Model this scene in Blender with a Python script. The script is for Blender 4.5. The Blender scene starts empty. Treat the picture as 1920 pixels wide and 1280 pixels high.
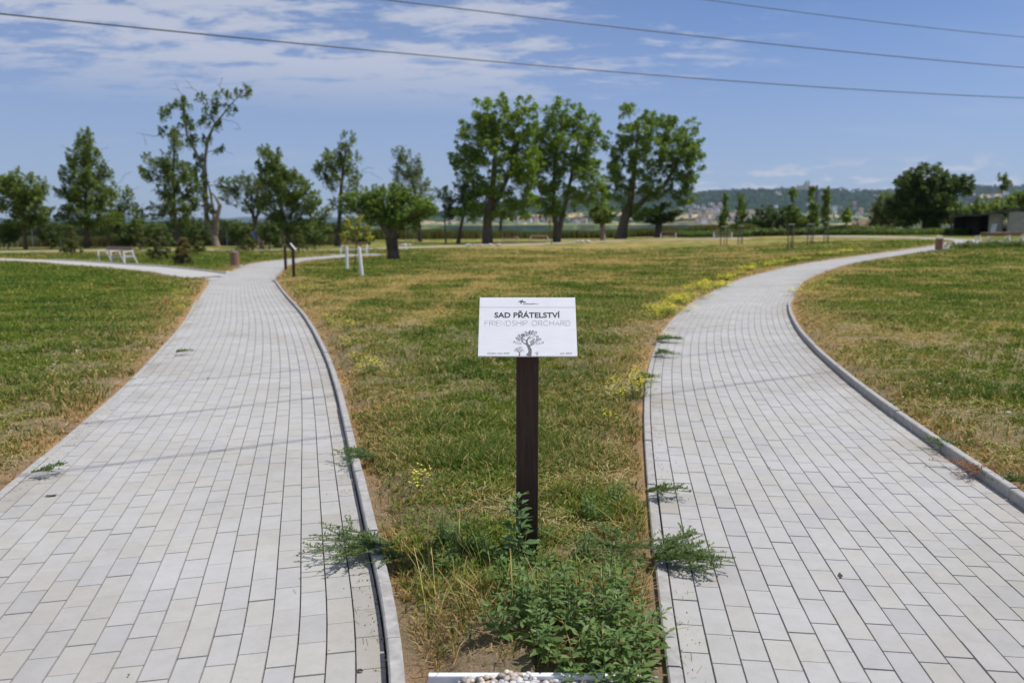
import bpy, math, random
import numpy as np
from mathutils import Vector
R = math.radians
random.seed(7); rng = np.random.default_rng(7)
sc = bpy.context.scene
COL = sc.collection
# ------------------------------------------------------------------ camera
F = 1493.3; TH = math.atan(199 / F); HC = 1.475
cam_d = bpy.data.cameras.new('camera'); cam = bpy.data.objects.new('camera', cam_d); COL.objects.link(cam)
cam.location = (0, 0, HC); cam.rotation_euler = (R(90) - TH, 0, 0)
cam_d.sensor_width = 36; cam_d.lens = 28; cam_d.clip_start = .05; cam_d.clip_end = 60000
cam_d.dof.use_dof = True; cam_d.dof.focus_distance = 3.5; cam_d.dof.aperture_fstop = 2.5
sc.camera = cam
sc.view_settings.view_transform = 'Standard'; sc.view_settings.look = 'None'
sc.view_settings.exposure = .08; sc.view_settings.gamma = 1
# ------------------------------------------------------------------ world
SUNV = Vector((0.5, 0.03, 1.0)).normalized()
w = bpy.data.worlds.new('World'); sc.world = w; w.use_nodes = True
nt = w.node_tree; N = nt.nodes; L = nt.links; N.clear()
def mk(tp, **kw):
    n = N.new(tp)
    for k, v in kw.items(): setattr(n, k, v)
    return n
def mth(op, a, b=None, c=None, clamp=False):
    n = mk('ShaderNodeMath', operation=op, use_clamp=clamp)
    for i, v in enumerate((a, b, c)):
        if v is None: continue
        if isinstance(v, (int, float)): n.inputs[i].default_value = v
        else: L.new(v, n.inputs[i])
    return n.outputs[0]
out = mk('ShaderNodeOutputWorld'); bg = mk('ShaderNodeBackground'); L.new(bg.outputs[0], out.inputs[0])
sky = mk('ShaderNodeTexSky', sky_type='NISHITA', sun_disc=False, sun_elevation=math.asin(SUNV.z),
         sun_rotation=math.atan2(SUNV.x, SUNV.y), altitude=250, air_density=1.0, dust_density=0.6, ozone_density=2.5)
SKYS = 0.086
bg.inputs[1].default_value = SKYS
tc = mk('ShaderNodeTexCoord'); sep = mk('ShaderNodeSeparateXYZ'); L.new(tc.outputs['Generated'], sep.inputs[0])
dx, dy, dz = sep.outputs
den = mth('ADD', mth('MAXIMUM', dz, 0.0), 0.10)
px_ = mth('DIVIDE', dx, den); py_ = mth('DIVIDE', dy, den)
cmb = mk('ShaderNodeCombineXYZ'); L.new(px_, cmb.inputs[0]); L.new(py_, cmb.inputs[1])
def noise_n(vec, scale, detail, rough, dist=0.0, off=(0, 0, 0), sc3=(1, 1, 1), rot=0):
    m = mk('ShaderNodeMapping'); m.inputs['Location'].default_value = off; m.inputs['Scale'].default_value = sc3
    m.inputs['Rotation'].default_value = (0, 0, rot)
    L.new(vec, m.inputs[0])
    n = mk('ShaderNodeTexNoise'); n.inputs['Scale'].default_value = scale; n.inputs['Detail'].default_value = detail
    n.inputs['Roughness'].default_value = rough; n.inputs['Distortion'].default_value = dist
    L.new(m.outputs[0], n.inputs['Vector']); return n.outputs[0]
def sstep(v, a, b):
    n = mk('ShaderNodeMapRange', interpolation_type='SMOOTHSTEP')
    n.inputs[1].default_value = a; n.inputs[2].default_value = b; L.new(v, n.inputs[0]); return n.outputs[0]
az = mth('DIVIDE', dx, mth('MAXIMUM', dy, 0.02))
n1 = noise_n(cmb.outputs[0], 3.0, 8, .66, .2, (3.1, 1.7, 0), (1.0, 1.7, 1), .25)
n2 = noise_n(cmb.outputs[0], .55, 3, .5, 0, (7.3, 2.2, 0))
left = sstep(az, .30, -.05)
elm = sstep(dz, .12, .21)
cov = mth('ADD', mth('MULTIPLY', left, .20), mth('MULTIPLY', mth('SUBTRACT', n2, .5), .60))
c1 = mth('MULTIPLY', sstep(mth('ADD', n1, cov), .56, .76), elm)
c1 = mth('MULTIPLY', mth('MULTIPLY', c1, sstep(az, .42, .18)), .80)
c1v = mth('MULTIPLY', mth('MULTIPLY', left, sstep(dz, .02, .2)), .10)      # thin veil on the left
# small cumulus near the right horizon
cv = mk('ShaderNodeCombineXYZ'); L.new(az, cv.inputs[0]); L.new(mth('MULTIPLY', dz, 3.6), cv.inputs[1])
n3 = noise_n(cv.outputs[0], 17.0, 5, .5, .1, (4.4, .55, 0))
band = mth('MULTIPLY', sstep(dz, .040, .058), sstep(dz, .092, .066))
c2 = mth('MULTIPLY', mth('MULTIPLY', sstep(n3, .50, .58), band), sstep(az, .18, .26))
c2 = mth('MULTIPLY', c2, .85)
n4 = noise_n(cmb.outputs[0], .9, 5, .55, .2, (1.3, 9.7, 0), (1, 2.2, 1), .1)
c3 = mth('MULTIPLY', mth('MULTIPLY', sstep(n4, .5, .75), sstep(dz, .03, .1)), .22)
cl = mth('MAXIMUM', mth('MAXIMUM', c1, c2), mth('MAXIMUM', c1v, c3))
mx = mk('ShaderNodeMix', data_type='RGBA'); L.new(cl, mx.inputs[0])
tn = mk('ShaderNodeMix', data_type='RGBA', blend_type='MULTIPLY'); tn.inputs[0].default_value = 1; tn.inputs[7].default_value = (.83, .93, 1.20, 1)
L.new(sky.outputs[0], tn.inputs[6]); vl = mk('ShaderNodeMix', data_type='RGBA'); vl.inputs[7].default_value = (4.0, 4.7, 6.9, 1)
L.new(mth('MULTIPLY', sstep(dz, .30, .05), .40), vl.inputs[0]); L.new(tn.outputs[2], vl.inputs[6]); L.new(vl.outputs[2], mx.inputs[6])
mx.inputs[7].default_value = (6.3, 6.6, 7.7, 1)
L.new(mx.outputs[2], bg.inputs[0])
# ------------------------------------------------------------------ sun
sl = bpy.data.lights.new('sun', 'SUN'); sl.energy = 4.3; sl.angle = R(.53); sl.color = (1, .955, .89)
so = bpy.data.objects.new('sun', sl); COL.objects.link(so); so.rotation_euler = SUNV.to_track_quat('Z', 'Y').to_euler()
so.location = SUNV * 50

# ================================================================== helpers
def fract_hash(ix, iy, seed):
    h = (ix.astype(np.int64) * 374761393 + iy.astype(np.int64) * 668265263 + seed * 1442695041) & 0xffffffff
    h = ((h ^ (h >> 13)) * 1274126177) & 0xffffffff
    return ((h ^ (h >> 16)) & 0xffff) / 65535.0
def vnoise(x, y, seed=0):
    ix = np.floor(x); iy = np.floor(y); fx = x - ix; fy = y - iy
    fx = fx * fx * (3 - 2 * fx); fy = fy * fy * (3 - 2 * fy)
    a = fract_hash(ix, iy, seed); b = fract_hash(ix + 1, iy, seed); c = fract_hash(ix, iy + 1, seed); d = fract_hash(ix + 1, iy + 1, seed)
    return (a + (b - a) * fx) * (1 - fy) + (c + (d - c) * fx) * fy
def fbm(x, y, seed=0, o=4):
    s = 0; a = .5; t = 0
    for i in range(o):
        s = s + a * vnoise(x, y, seed + i * 17); t += a; a *= .5; x = x * 2.03 + 5.1; y = y * 2.03 + 9.7
    return s / t
def ss(x, a, b):
    t = np.clip((x - a) / (b - a), 0, 1); return t * t * (3 - 2 * t)
def gz0(x, y):
    """gentle lie of the land"""
    x = np.asarray(x, float); y = np.asarray(y, float)
    z = .70 * ss(x, 6, 34) * ss(y, 12, 42) * (1 - .75 * ss(y, 60, 115)) + .85 * ss(y, 55, 115) + .75 * ss(x, 14, 40) * ss(y, 52, 85)
    far = ss(y, 170, 900)
    return z * (1 - far)
def ray(px, py):
    u = (px - 960) / F; v = (640 - py) / F
    return np.array([u, math.cos(TH) + v * math.sin(TH), -math.sin(TH) + v * math.cos(TH)])
def G(px, py, dz=0.0):
    d = ray(px, py)
    t = np.r_[np.linspace(1, 60, 1200), np.linspace(60.1, 142, 900)]
    h = HC + d[2] * t - dz - gz0(d[0] * t, d[1] * t)
    k = np.argmax(h <= 0) if (h <= 0).any() else len(t) - 1
    if 0 < k and h[k] <= 0: tt = t[k - 1] + (t[k] - t[k - 1]) * h[k - 1] / (h[k - 1] - h[k])
    else: tt = t[k]
    return np.array([d[0] * tt, d[1] * tt, float(gz0(d[0] * tt, d[1] * tt))])
def AD(px, py, Y):
    d = ray(px, py); return np.array([0, 0, HC]) + d * (Y / d[1])
def resample(P, step):
    P = np.asarray(P, float); out_ = []
    n = len(P)
    for i in range(n - 1):
        p0 = P[max(i - 1, 0)]; p1 = P[i]; p2 = P[i + 1]; p3 = P[min(i + 2, n - 1)]
        m = max(2, int(np.linalg.norm(p2 - p1) / .1))
        t = np.linspace(0, 1, m, endpoint=False)[:, None]
        out_.append(.5 * ((2 * p1) + (-p0 + p2) * t + (2 * p0 - 5 * p1 + 4 * p2 - p3) * t ** 2 + (-p0 + 3 * p1 - 3 * p2 + p3) * t ** 3))
    Q = np.vstack(out_ + [P[-1:]])
    for _ in range(1):
        d = np.r_[0, np.cumsum(np.linalg.norm(np.diff(Q, axis=0), axis=1))]
        s = np.arange(0, d[-1], step)
        Q = np.c_[np.interp(s, d, Q[:, 0]), np.interp(s, d, Q[:, 1])]
    return Q
def smooth(Q, k):
    K = np.ones(k) / k; pad = k // 2
    out_ = np.empty_like(Q)
    for c in range(2):
        a = np.r_[2 * Q[0, c] - Q[pad:0:-1, c], Q[:, c], 2 * Q[-1, c] - Q[-2:-pad - 2:-1, c]]
        out_[:, c] = np.convolve(a, K, 'valid')[:len(Q)]
    return out_
def normals(Q):
    T = np.gradient(Q, axis=0); T /= np.linalg.norm(T, axis=1)[:, None]
    return np.c_[T[:, 1], -T[:, 0]]     # to the right of travel
# ---- paths: centre lines (forward travel)
HW = .985
lr = [G(*p, .08)[:2] for p in [(767, 1280), (718, 1100), (701, 1000), (671, 880), (641, 750), (611, 660), (571, 590), (531, 545), (511, 518)]]
lr = [np.array([-.13, -.8]), np.array([-.23, 1.0])] + lr
lrQ = smooth(resample(lr, .1), 9)
nr = normals(lrQ)
cl1 = lrQ - nr * HW
tail = [G(*p)[:2] for p in [(505, 497), (560, 488), (640, 481), (720, 478)]]
cl1 = smooth(resample(np.vstack([cl1[::8][:-1], tail]), .1), 15)
rl = [G(*p, .03)[:2] for p in [(1262, 1280), (1240, 1060), (1218, 880), (1212, 760), (1217, 700), (1235, 640), (1262, 600), (1312, 560), (1400, 520), (1500, 496), (1600, 481), (1700, 468)]]
rl = [np.array([.22, -.8]), np.array([.36, .9])] + rl
rlQ = smooth(resample(rl, .1), 9); cl2 = rlQ + normals(rlQ) * HW
tail = [G(*p)[:2] for p in [(1800, 457), (1812, 452), (1775, 448.5), (1710, 446), (1620, 444.3), (1500, 443.5)]]
cl2 = smooth(resample(np.vstack([cl2[::8][:-1], tail]), .1), 25)
br = resample([G(*p)[:2] for p in [(440, 520), (395, 519), (340, 511), (270, 503), (200, 498), (100, 491), (0, 487), (-200, 480), (-500, 472)]], .25)
far1 = resample([G(*p)[:2] for p in [(-400, 475), (0, 472.5), (200, 470.5), (400, 469.5), (600, 469), (700, 467), (800, 463.5), (900, 461), (1000, 458), (1100, 453.5), (1200, 450.5), (1300, 448.8), (1410, 447.5)]], .5)
PATHS = [(cl1, HW + .07), (cl2, HW + .07), (br, .95), (far1, .75)]
def pdist(x, y, which=None, signed=False):
    """distance outside the nearest path edge (negative inside)"""
    best = np.full(x.shape, 1e9); side = np.zeros(x.shape)
    for k, (Q, hw) in enumerate(PATHS):
        if which is not None and k not in which: continue
        q = Q[::3] if k < 2 else Q[::2]
        nn = normals(q)
        for i0 in range(0, len(x), 20000):
            X = x[i0:i0 + 20000]; Y = y[i0:i0 + 20000]
            d2 = (X[:, None] - q[None, :, 0]) ** 2 + (Y[:, None] - q[None, :, 1]) ** 2
            j = d2.argmin(1)
            tx = -nn[j, 1]; ty = nn[j, 0]
            rx = X - q[j, 0]; ry = Y - q[j, 1]
            lat = np.abs(rx * nn[j, 0] + ry * nn[j, 1]); lon = np.abs(rx * tx + ry * ty)
            d = np.where(lon < .5, lat, np.sqrt(d2[np.arange(len(j)), j])) - hw
            sl_ = slice(i0, i0 + 20000)
            m = d < best[sl_]
            best[sl_] = np.where(m, d, best[sl_])
            side[sl_] = np.where(m, np.sign(rx * nn[j, 0] + ry * nn[j, 1]), side[sl_])
    return (best, side) if signed else best
def gz(x, y):
    """ground incl. the lawn standing a little above the path bed"""
    x = np.atleast_1d(np.asarray(x, float)); y = np.atleast_1d(np.asarray(y, float))
    z = gz0(x, y)
    m = (np.hypot(x, y) < 90)
    if m.any():
        d, s = pdist(x[m], y[m], None, True)
        z[m] += .028 * ss(d, .05, .16) + .025 * ss(d, .06, .3) * (s > 0) * (np.hypot(x[m], y[m]) < 25)
    z = z - .028 * (1 - ss(y, 2.46, 2.49)) * (np.abs(x) < .7) * (y > .5)
    return z
def in_left(x, y):  # left lawn
    return ss(-x - .25 * y, -.2, 1.5)
def green_spots(x, y):
    return np.clip(np.exp(-((x + .16) / .36) ** 2 - ((y - 3.55) / .42) ** 2) + np.exp(-((x - .48) / .24) ** 2 - ((y - 4.1) / .3) ** 2) + .7 * np.exp(-((x + .3) / .4) ** 2 - ((y - 4.7) / .35) ** 2), 0, 1)
def dryness(x, y):
    r = np.hypot(x, y)
    a = fbm(x * .55, y * .55, 3, 4); b = fbm(x * 2.3, y * 2.3, 11, 3)
    c = fbm(x * .19 + 3, y * .26, 23, 3)
    d = .42 * a + .36 * b + .36 * c - .12
    d = (d - .44) * 2.3 + .42
    d = d - .26 * in_left(x, y) * (r < 60) + .20 * ss(y, 14, 30) * ss(x, -7, -3) * (1 - ss(x - .45 * y, -2, 4))
    d = d - .10 * ss(x - .28 * y, .8, 2.5) - .05
    # mowing tracks of dry cuttings in the middle lawn
    tr = np.exp(-((x + 1.2 + .35 * np.sin(y * .13) - .03 * (y - 15)) / .35) ** 2) * ss(y, 10, 14) * (1 - ss(y, 26, 34))
    tr += np.exp(-((x + 3.4 + .4 * np.sin(y * .17)) / .3) ** 2) * ss(y, 13, 17) * (1 - ss(y, 26, 34))
    d = d + .35 * tr
    d = d + .02 * ss(r, 60, 85) - .12 * (np.abs(x) < 1.3) * (y < 6) - .45 * green_spots(x, y)
    return d
def edge_dry(pd, x, y):
    return edge_dry0(pd, x, y) * (1 - .95 * green_spots(x, y))
def edge_dry0(pd, x, y):
    wob = .34 + .70 * fbm(x * .9, y * .9, 41, 3) ** 1.3
    return np.exp(-np.clip(pd, 0, 9) / (wob * .75))
GREEN = np.array([.150, .200, .028]); LUSH = np.array([.075, .140, .022]); STRAW = np.array([.47, .36, .135]); BROWN = np.array([.37, .25, .125]); SOIL = np.array([.21, .165, .12])
def lerp(a, b, t): return a + (b - a) * t[:, None]

def set_cols(me, cols, name='Col'):
    at = me.attributes.new(name, 'FLOAT_COLOR', 'POINT')
    c = np.ones((len(cols), 4), np.float32); c[:, :3] = cols
    at.data.foreach_set('color', c.ravel())
def np_mesh(name, V, quads=None, tris=None, cols=None, mat=None, parent=None, smooth_=False, fmat=None, mats=None):
    me = bpy.data.meshes.new(name)
    V = np.asarray(V, np.float32); me.vertices.add(len(V)); me.vertices.foreach_set('co', V.ravel())
    loops = []; tot = []
    if quads is not None and len(quads): quads = np.asarray(quads, np.int32); loops.append(quads.ravel()); tot.append(np.full(len(quads), 4, np.int32))
    if tris is not None and len(tris): tris = np.asarray(tris, np.int32); loops.append(tris.ravel()); tot.append(np.full(len(tris), 3, np.int32))
    loops = np.concatenate(loops); tot = np.concatenate(tot)
    me.loops.add(len(loops)); me.loops.foreach_set('vertex_index', loops)
    me.polygons.add(len(tot)); me.polygons.foreach_set('loop_start', np.r_[0, np.cumsum(tot)[:-1]].astype(np.int32)); me.polygons.foreach_set('loop_total', tot)
    if fmat is not None: me.polygons.foreach_set('material_index', np.asarray(fmat, np.int32))
    me.polygons.foreach_set('use_smooth', np.full(len(tot), bool(smooth_)))
    me.update(calc_edges=True)
    if cols is not None: set_cols(me, cols)
    for m in (mats or [mat]): me.materials.append(m)
    o = bpy.data.objects.new(name, me); COL.objects.link(o)
    if parent is not None: o.parent = parent
    return o
def tag(o, label=None, cat=None, group=None, kind=None):
    if label: o['label'] = label
    if cat: o['category'] = cat
    if group: o['group'] = group
    if kind: o['kind'] = kind
    return o
def empty(name, loc, rz=0.0, label=None, cat=None, group=None):
    o = bpy.data.objects.new(name, None); COL.objects.link(o); o.location = tuple(float(v) for v in loc); o.rotation_euler = (0, 0, rz)
    o.empty_display_size = .1
    return tag(o, label, cat, group)
def copy_tree(o, parent=None):
    c = o.copy(); COL.objects.link(c)
    if parent is not None: c.parent = parent
    for ch in list(o.children): copy_tree(ch, c)
    return c
class MB:
    def __init__(s): s.v = []; s.f = []
    def poly(s, pts, faces):
        b = len(s.v); s.v += [tuple(map(float, p)) for p in pts]; s.f += [tuple(b + i for i in f) for f in faces]
    def box(s, c, d, rot=None):
        cx, cy, cz = c; hx, hy, hz = d[0] / 2, d[1] / 2, d[2] / 2
        P = [Vector((a * hx, b * hy, e * hz)) for a in (-1, 1) for b in (-1, 1) for e in (-1, 1)]
        if rot is not None: P = [rot @ p for p in P]
        s.poly([(p.x + cx, p.y + cy, p.z + cz) for p in P], [(0, 1, 3, 2), (4, 6, 7, 5), (0, 4, 5, 1), (2, 3, 7, 6), (0, 2, 6, 4), (1, 5, 7, 3)])
    def bar(s, a, b, w_, h_=None):
        a = Vector(a); b = Vector(b); h_ = h_ or w_; d = (b - a); l = d.length; q = d.to_track_quat('Z', 'Y').to_matrix()
        m = (a + b) / 2; s.box(m, (w_, h_, l), q)
    def tube(s, pts, rad, n=6, cap=True):
        pts = [Vector(p) for p in pts]; rad = rad if hasattr(rad, '__len__') else [rad] * len(pts)
        rings = []; b = len(s.v); up = Vector((.123, .21, .97))
        for i, p in enumerate(pts):
            d = (pts[min(i + 1, len(pts) - 1)] - pts[max(i - 1, 0)]).normalized()
            u = d.cross(up if abs(d.dot(up)) < .95 else Vector((1, 0, 0))).normalized(); v = d.cross(u)
            for k in range(n):
                a = 2 * math.pi * k / n; s.v.append(tuple(p + (u * math.cos(a) + v * math.sin(a)) * rad[i]))
        for i in range(len(pts) - 1):
            for k in range(n):
                s.f.append((b + i * n + k, b + i * n + (k + 1) % n, b + (i + 1) * n + (k + 1) % n, b + (i + 1) * n + k))
        if cap:
            s.f.append(tuple(b + k for k in range(n))[::-1]); s.f.append(tuple(b + (len(pts) - 1) * n + k for k in range(n)))
    def build(s, name, mat, parent=None, bevel=0, smooth_=False, cols=None):
        me = bpy.data.meshes.new(name); me.from_pydata(s.v, [], s.f); me.update(); me.materials.append(mat)
        if smooth_: me.polygons.foreach_set('use_smooth', [True] * len(me.polygons))
        o = bpy.data.objects.new(name, me); COL.objects.link(o)
        if parent is not None: o.parent = parent
        if bevel:
            m = o.modifiers.new('bevel', 'BEVEL'); m.width = bevel; m.segments = 2
        return o
# ------------------------------------------------------------------ materials
def new_mat(name):
    m = bpy.data.materials.new(name); m.use_nodes = True; t = m.node_tree; t.nodes.clear()
    o = t.nodes.new('ShaderNodeOutputMaterial'); p = t.nodes.new('ShaderNodeBsdfPrincipled'); t.links.new(p.outputs[0], o.inputs[0])
    return m, t, p, o
def tnoise(t, scale, detail=4, rough=.55, vec=None, sc3=None):
    n = t.nodes.new('ShaderNodeTexNoise'); n.inputs['Scale'].default_value = scale; n.inputs['Detail'].default_value = detail; n.inputs['Roughness'].default_value = rough
    if vec is None:
        g = t.nodes.new('ShaderNodeNewGeometry'); vec = g.outputs['Position']
    if sc3:
        mp = t.nodes.new('ShaderNodeMapping'); mp.inputs['Scale'].default_value = sc3; t.links.new(vec, mp.inputs[0]); vec = mp.outputs[0]
    t.links.new(vec, n.inputs['Vector']); return n.outputs[0]
def ramp(t, fac, stops):
    r = t.nodes.new('ShaderNodeValToRGB'); t.links.new(fac, r.inputs[0])
    while len(r.color_ramp.elements) < len(stops): r.color_ramp.elements.new(.5)
    for e, (p, c) in zip(r.color_ramp.elements, stops): e.position = p; e.color = tuple(c) + (1,) if len(c) == 3 else c
    return r.outputs[0]
def mulc(t, a, b, fac=1.0):
    m = t.nodes.new('ShaderNodeMix'); m.data_type = 'RGBA'; m.blend_type = 'MULTIPLY'; m.inputs[0].default_value = fac
    t.links.new(a, m.inputs[6]); t.links.new(b, m.inputs[7]); return m.outputs[2]
def bump(t, p, h, strength, dist=.01):
    b = t.nodes.new('ShaderNodeBump'); b.inputs['Strength'].default_value = strength; b.inputs['Distance'].default_value = dist
    t.links.new(h, b.inputs['Height']); t.links.new(b.outputs[0], p.inputs['Normal'])
def g3(v): return (v, v, v)
def simple(name, col, rough=.6, scale=8, var=.25, spec=.4, metal=0, sc3=None, bmp=0, obj=False):
    m, t, p, o = new_mat(name)
    vec = None
    if obj:
        c = t.nodes.new('ShaderNodeTexCoord'); vec = c.outputs['Object']
    n = tnoise(t, scale, 5, .6, vec, sc3)
    c = ramp(t, n, [(.3, tuple(x * (1 - var) for x in col)), (.7, tuple(min(1, x * (1 + var)) for x in col))])
    t.links.new(c, p.inputs['Base Color']); p.inputs['Roughness'].default_value = rough
    p.inputs['Specular IOR Level'].default_value = spec; p.inputs['Metallic'].default_value = metal
    if bmp: bump(t, p, n, bmp, .005)
    return m
def attr_mat(name, transl=.3, rough=.55, spec=.25):
    m, t, p, o = new_mat(name)
    a = t.nodes.new('ShaderNodeAttribute'); a.attribute_name = 'Col'
    t.links.new(a.outputs['Color'], p.inputs['Base Color']); p.inputs['Roughness'].default_value = rough; p.inputs['Specular IOR Level'].default_value = spec
    if transl:
        tr = t.nodes.new('ShaderNodeBsdfTranslucent'); mxs = t.nodes.new('ShaderNodeMixShader'); mxs.inputs[0].default_value = transl
        hs = t.nodes.new('ShaderNodeMix'); hs.data_type = 'RGBA'; hs.blend_type = 'MULTIPLY'; hs.inputs[0].default_value = 1
        hs.inputs[7].default_value = (1.3, 1.35, .6, 1); t.links.new(a.outputs['Color'], hs.inputs[6]); t.links.new(hs.outputs[2], tr.inputs[0])
        t.links.new(p.outputs[0], mxs.inputs[1]); t.links.new(tr.outputs[0], mxs.inputs[2]); t.links.new(mxs.outputs[0], o.inputs[0])
    return m
M_leaf = attr_mat('leaf', .42, .5, .3)
M_blade = attr_mat('grass_blade', .25, .6, .15)
# ground
M_ground, t, p, o = new_mat('ground')
a = t.nodes.new('ShaderNodeAttribute'); a.attribute_name = 'Col'
n_a = tnoise(t, 90, 4, .7); n_b = tnoise(t, 9, 4, .6); n_c = tnoise(t, 1.3, 4, .6, None, (1, 2.2, 1))
c = mulc(t, a.outputs['Color'], ramp(t, n_a, [(.3, g3(.62)), (.7, g3(1.3))]))
c = mulc(t, c, ramp(t, n_b, [(.3, (.78, .85, .8)), (.7, (1.22, 1.12, 1.15))]))
c = mulc(t, c, ramp(t, n_c, [(.3, (.82, .9, .85)), (.7, (1.18, 1.08, 1.1))]))
t.links.new(c, p.inputs['Base Color']); p.inputs['Roughness'].default_value = .95; p.inputs['Specular IOR Level'].default_value = .1
bump(t, p, n_a, .8, .02)
# pavers
def paver_mat(name):
    m, t, p, o = new_mat(name)
    a = t.nodes.new('ShaderNodeAttribute'); a.attribute_name = 'Col'
    n1_ = tnoise(t, 420, 3, .7); n2_ = tnoise(t, 14, 5, .65); n3_ = tnoise(t, 1.1, 3, .6)
    c = mulc(t, a.outputs['Color'], ramp(t, n1_, [(.3, g3(.86)), (.7, g3(1.12))]))
    c = mulc(t, c, ramp(t, n2_, [(.25, (.92, .915, .90)), (.6, g3(1.02))]))
    c = mulc(t, c, ramp(t, n3_, [(.3, (.91, .905, .87)), (.7, (1.04, 1.04, 1.04))]))
    t.links.new(c, p.inputs['Base Color']); p.inputs['Roughness'].default_value = .85; p.inputs['Specular IOR Level'].default_value = .25
    bump(t, p, n1_, .35, .002)
    return m
M_paver = paver_mat('concrete_paver')
M_joint = simple('joint_sand', (.15, .13, .11), .95, 60, .5)
M_kerb = simple('kerb_concrete', (.345, .335, .315), .88, 22, .22, .2, bmp=.5)
M_bark = simple('bark', (.115, .09, .065), .9, 5, .5, .2, sc3=(3, 3, .6), bmp=.6)
M_bark_pale = simple('pale_bark', (.27, .22, .17), .9, 4, .35, .2, sc3=(3, 3, .6), bmp=.6)
M_post = None

# ================================================================== setting
# ---- ground sheet (polar grid)
rr = [.25]
while rr[-1] < 9000: rr.append(rr[-1] * (1.022 if rr[-1] < 60 else 1.035))
rr = np.array(rr)
aa = np.r_[np.linspace(-42, 42, 300), np.linspace(42, 318, 60)[1:-1]] * math.pi / 180
A_, R_ = np.meshgrid(aa, rr)
X = (np.sin(A_) * R_).ravel(); Y = (np.cos(A_) * R_).ravel()
Z = gz(X, Y)
pd = np.full(X.shape, 50.0); m = np.hypot(X, Y) < 120; pd[m] = pdist(X[m], Y[m])
dr = dryness(X, Y)
c = lerp(np.tile(GREEN * .8, (len(X), 1)), np.tile(STRAW * .72, (len(X), 1)), np.clip(ss(dr, .15, .95), 0, 1))
ed = edge_dry(pd, X, Y)
c = lerp(c, np.tile(BROWN, (len(X), 1)), np.clip(ed * 1.0, 0, 1))
soil = np.clip(ss(fbm(X * 3, Y * 3, 77, 3), .38, .6) * (np.hypot(X, Y) < 14) * .8 + (Y < 3.2) * .8, 0, 1) * (pd < 3)
c = lerp(c, np.tile(SOIL, (len(X), 1)), soil * .75)
rfar = ss(Y, 125, 170)
c = lerp(c, lerp(np.tile(np.array([.12, .16, .06]), (len(X), 1)), np.tile(np.array([.40, .31, .15]), (len(X), 1)), ((fbm(X * .004, Y * .010, 5, 2) > .56) * (Y > 300)).astype(float)), rfar)
nA = len(aa); nR = len(rr)
i, j = np.meshgrid(np.arange(nR - 1), np.arange(nA), indexing='ij'); j2 = (j + 1) % nA
Q = np.c_[(i * nA + j).ravel(), (i * nA + j2).ravel(), ((i + 1) * nA + j2).ravel(), ((i + 1) * nA + j).ravel()][:, ::-1]
ctr = len(X); V = np.c_[X, Y, Z]; V = np.vstack([V, [0, 0, 0]]); c = np.vstack([c, SOIL])
T3 = np.c_[np.full(nA, ctr), np.arange(nA), (np.arange(nA) + 1) % nA][:, ::-1]
tag(np_mesh('ground', V, Q, T3, c, M_ground, smooth_=True), kind='structure')

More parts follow.
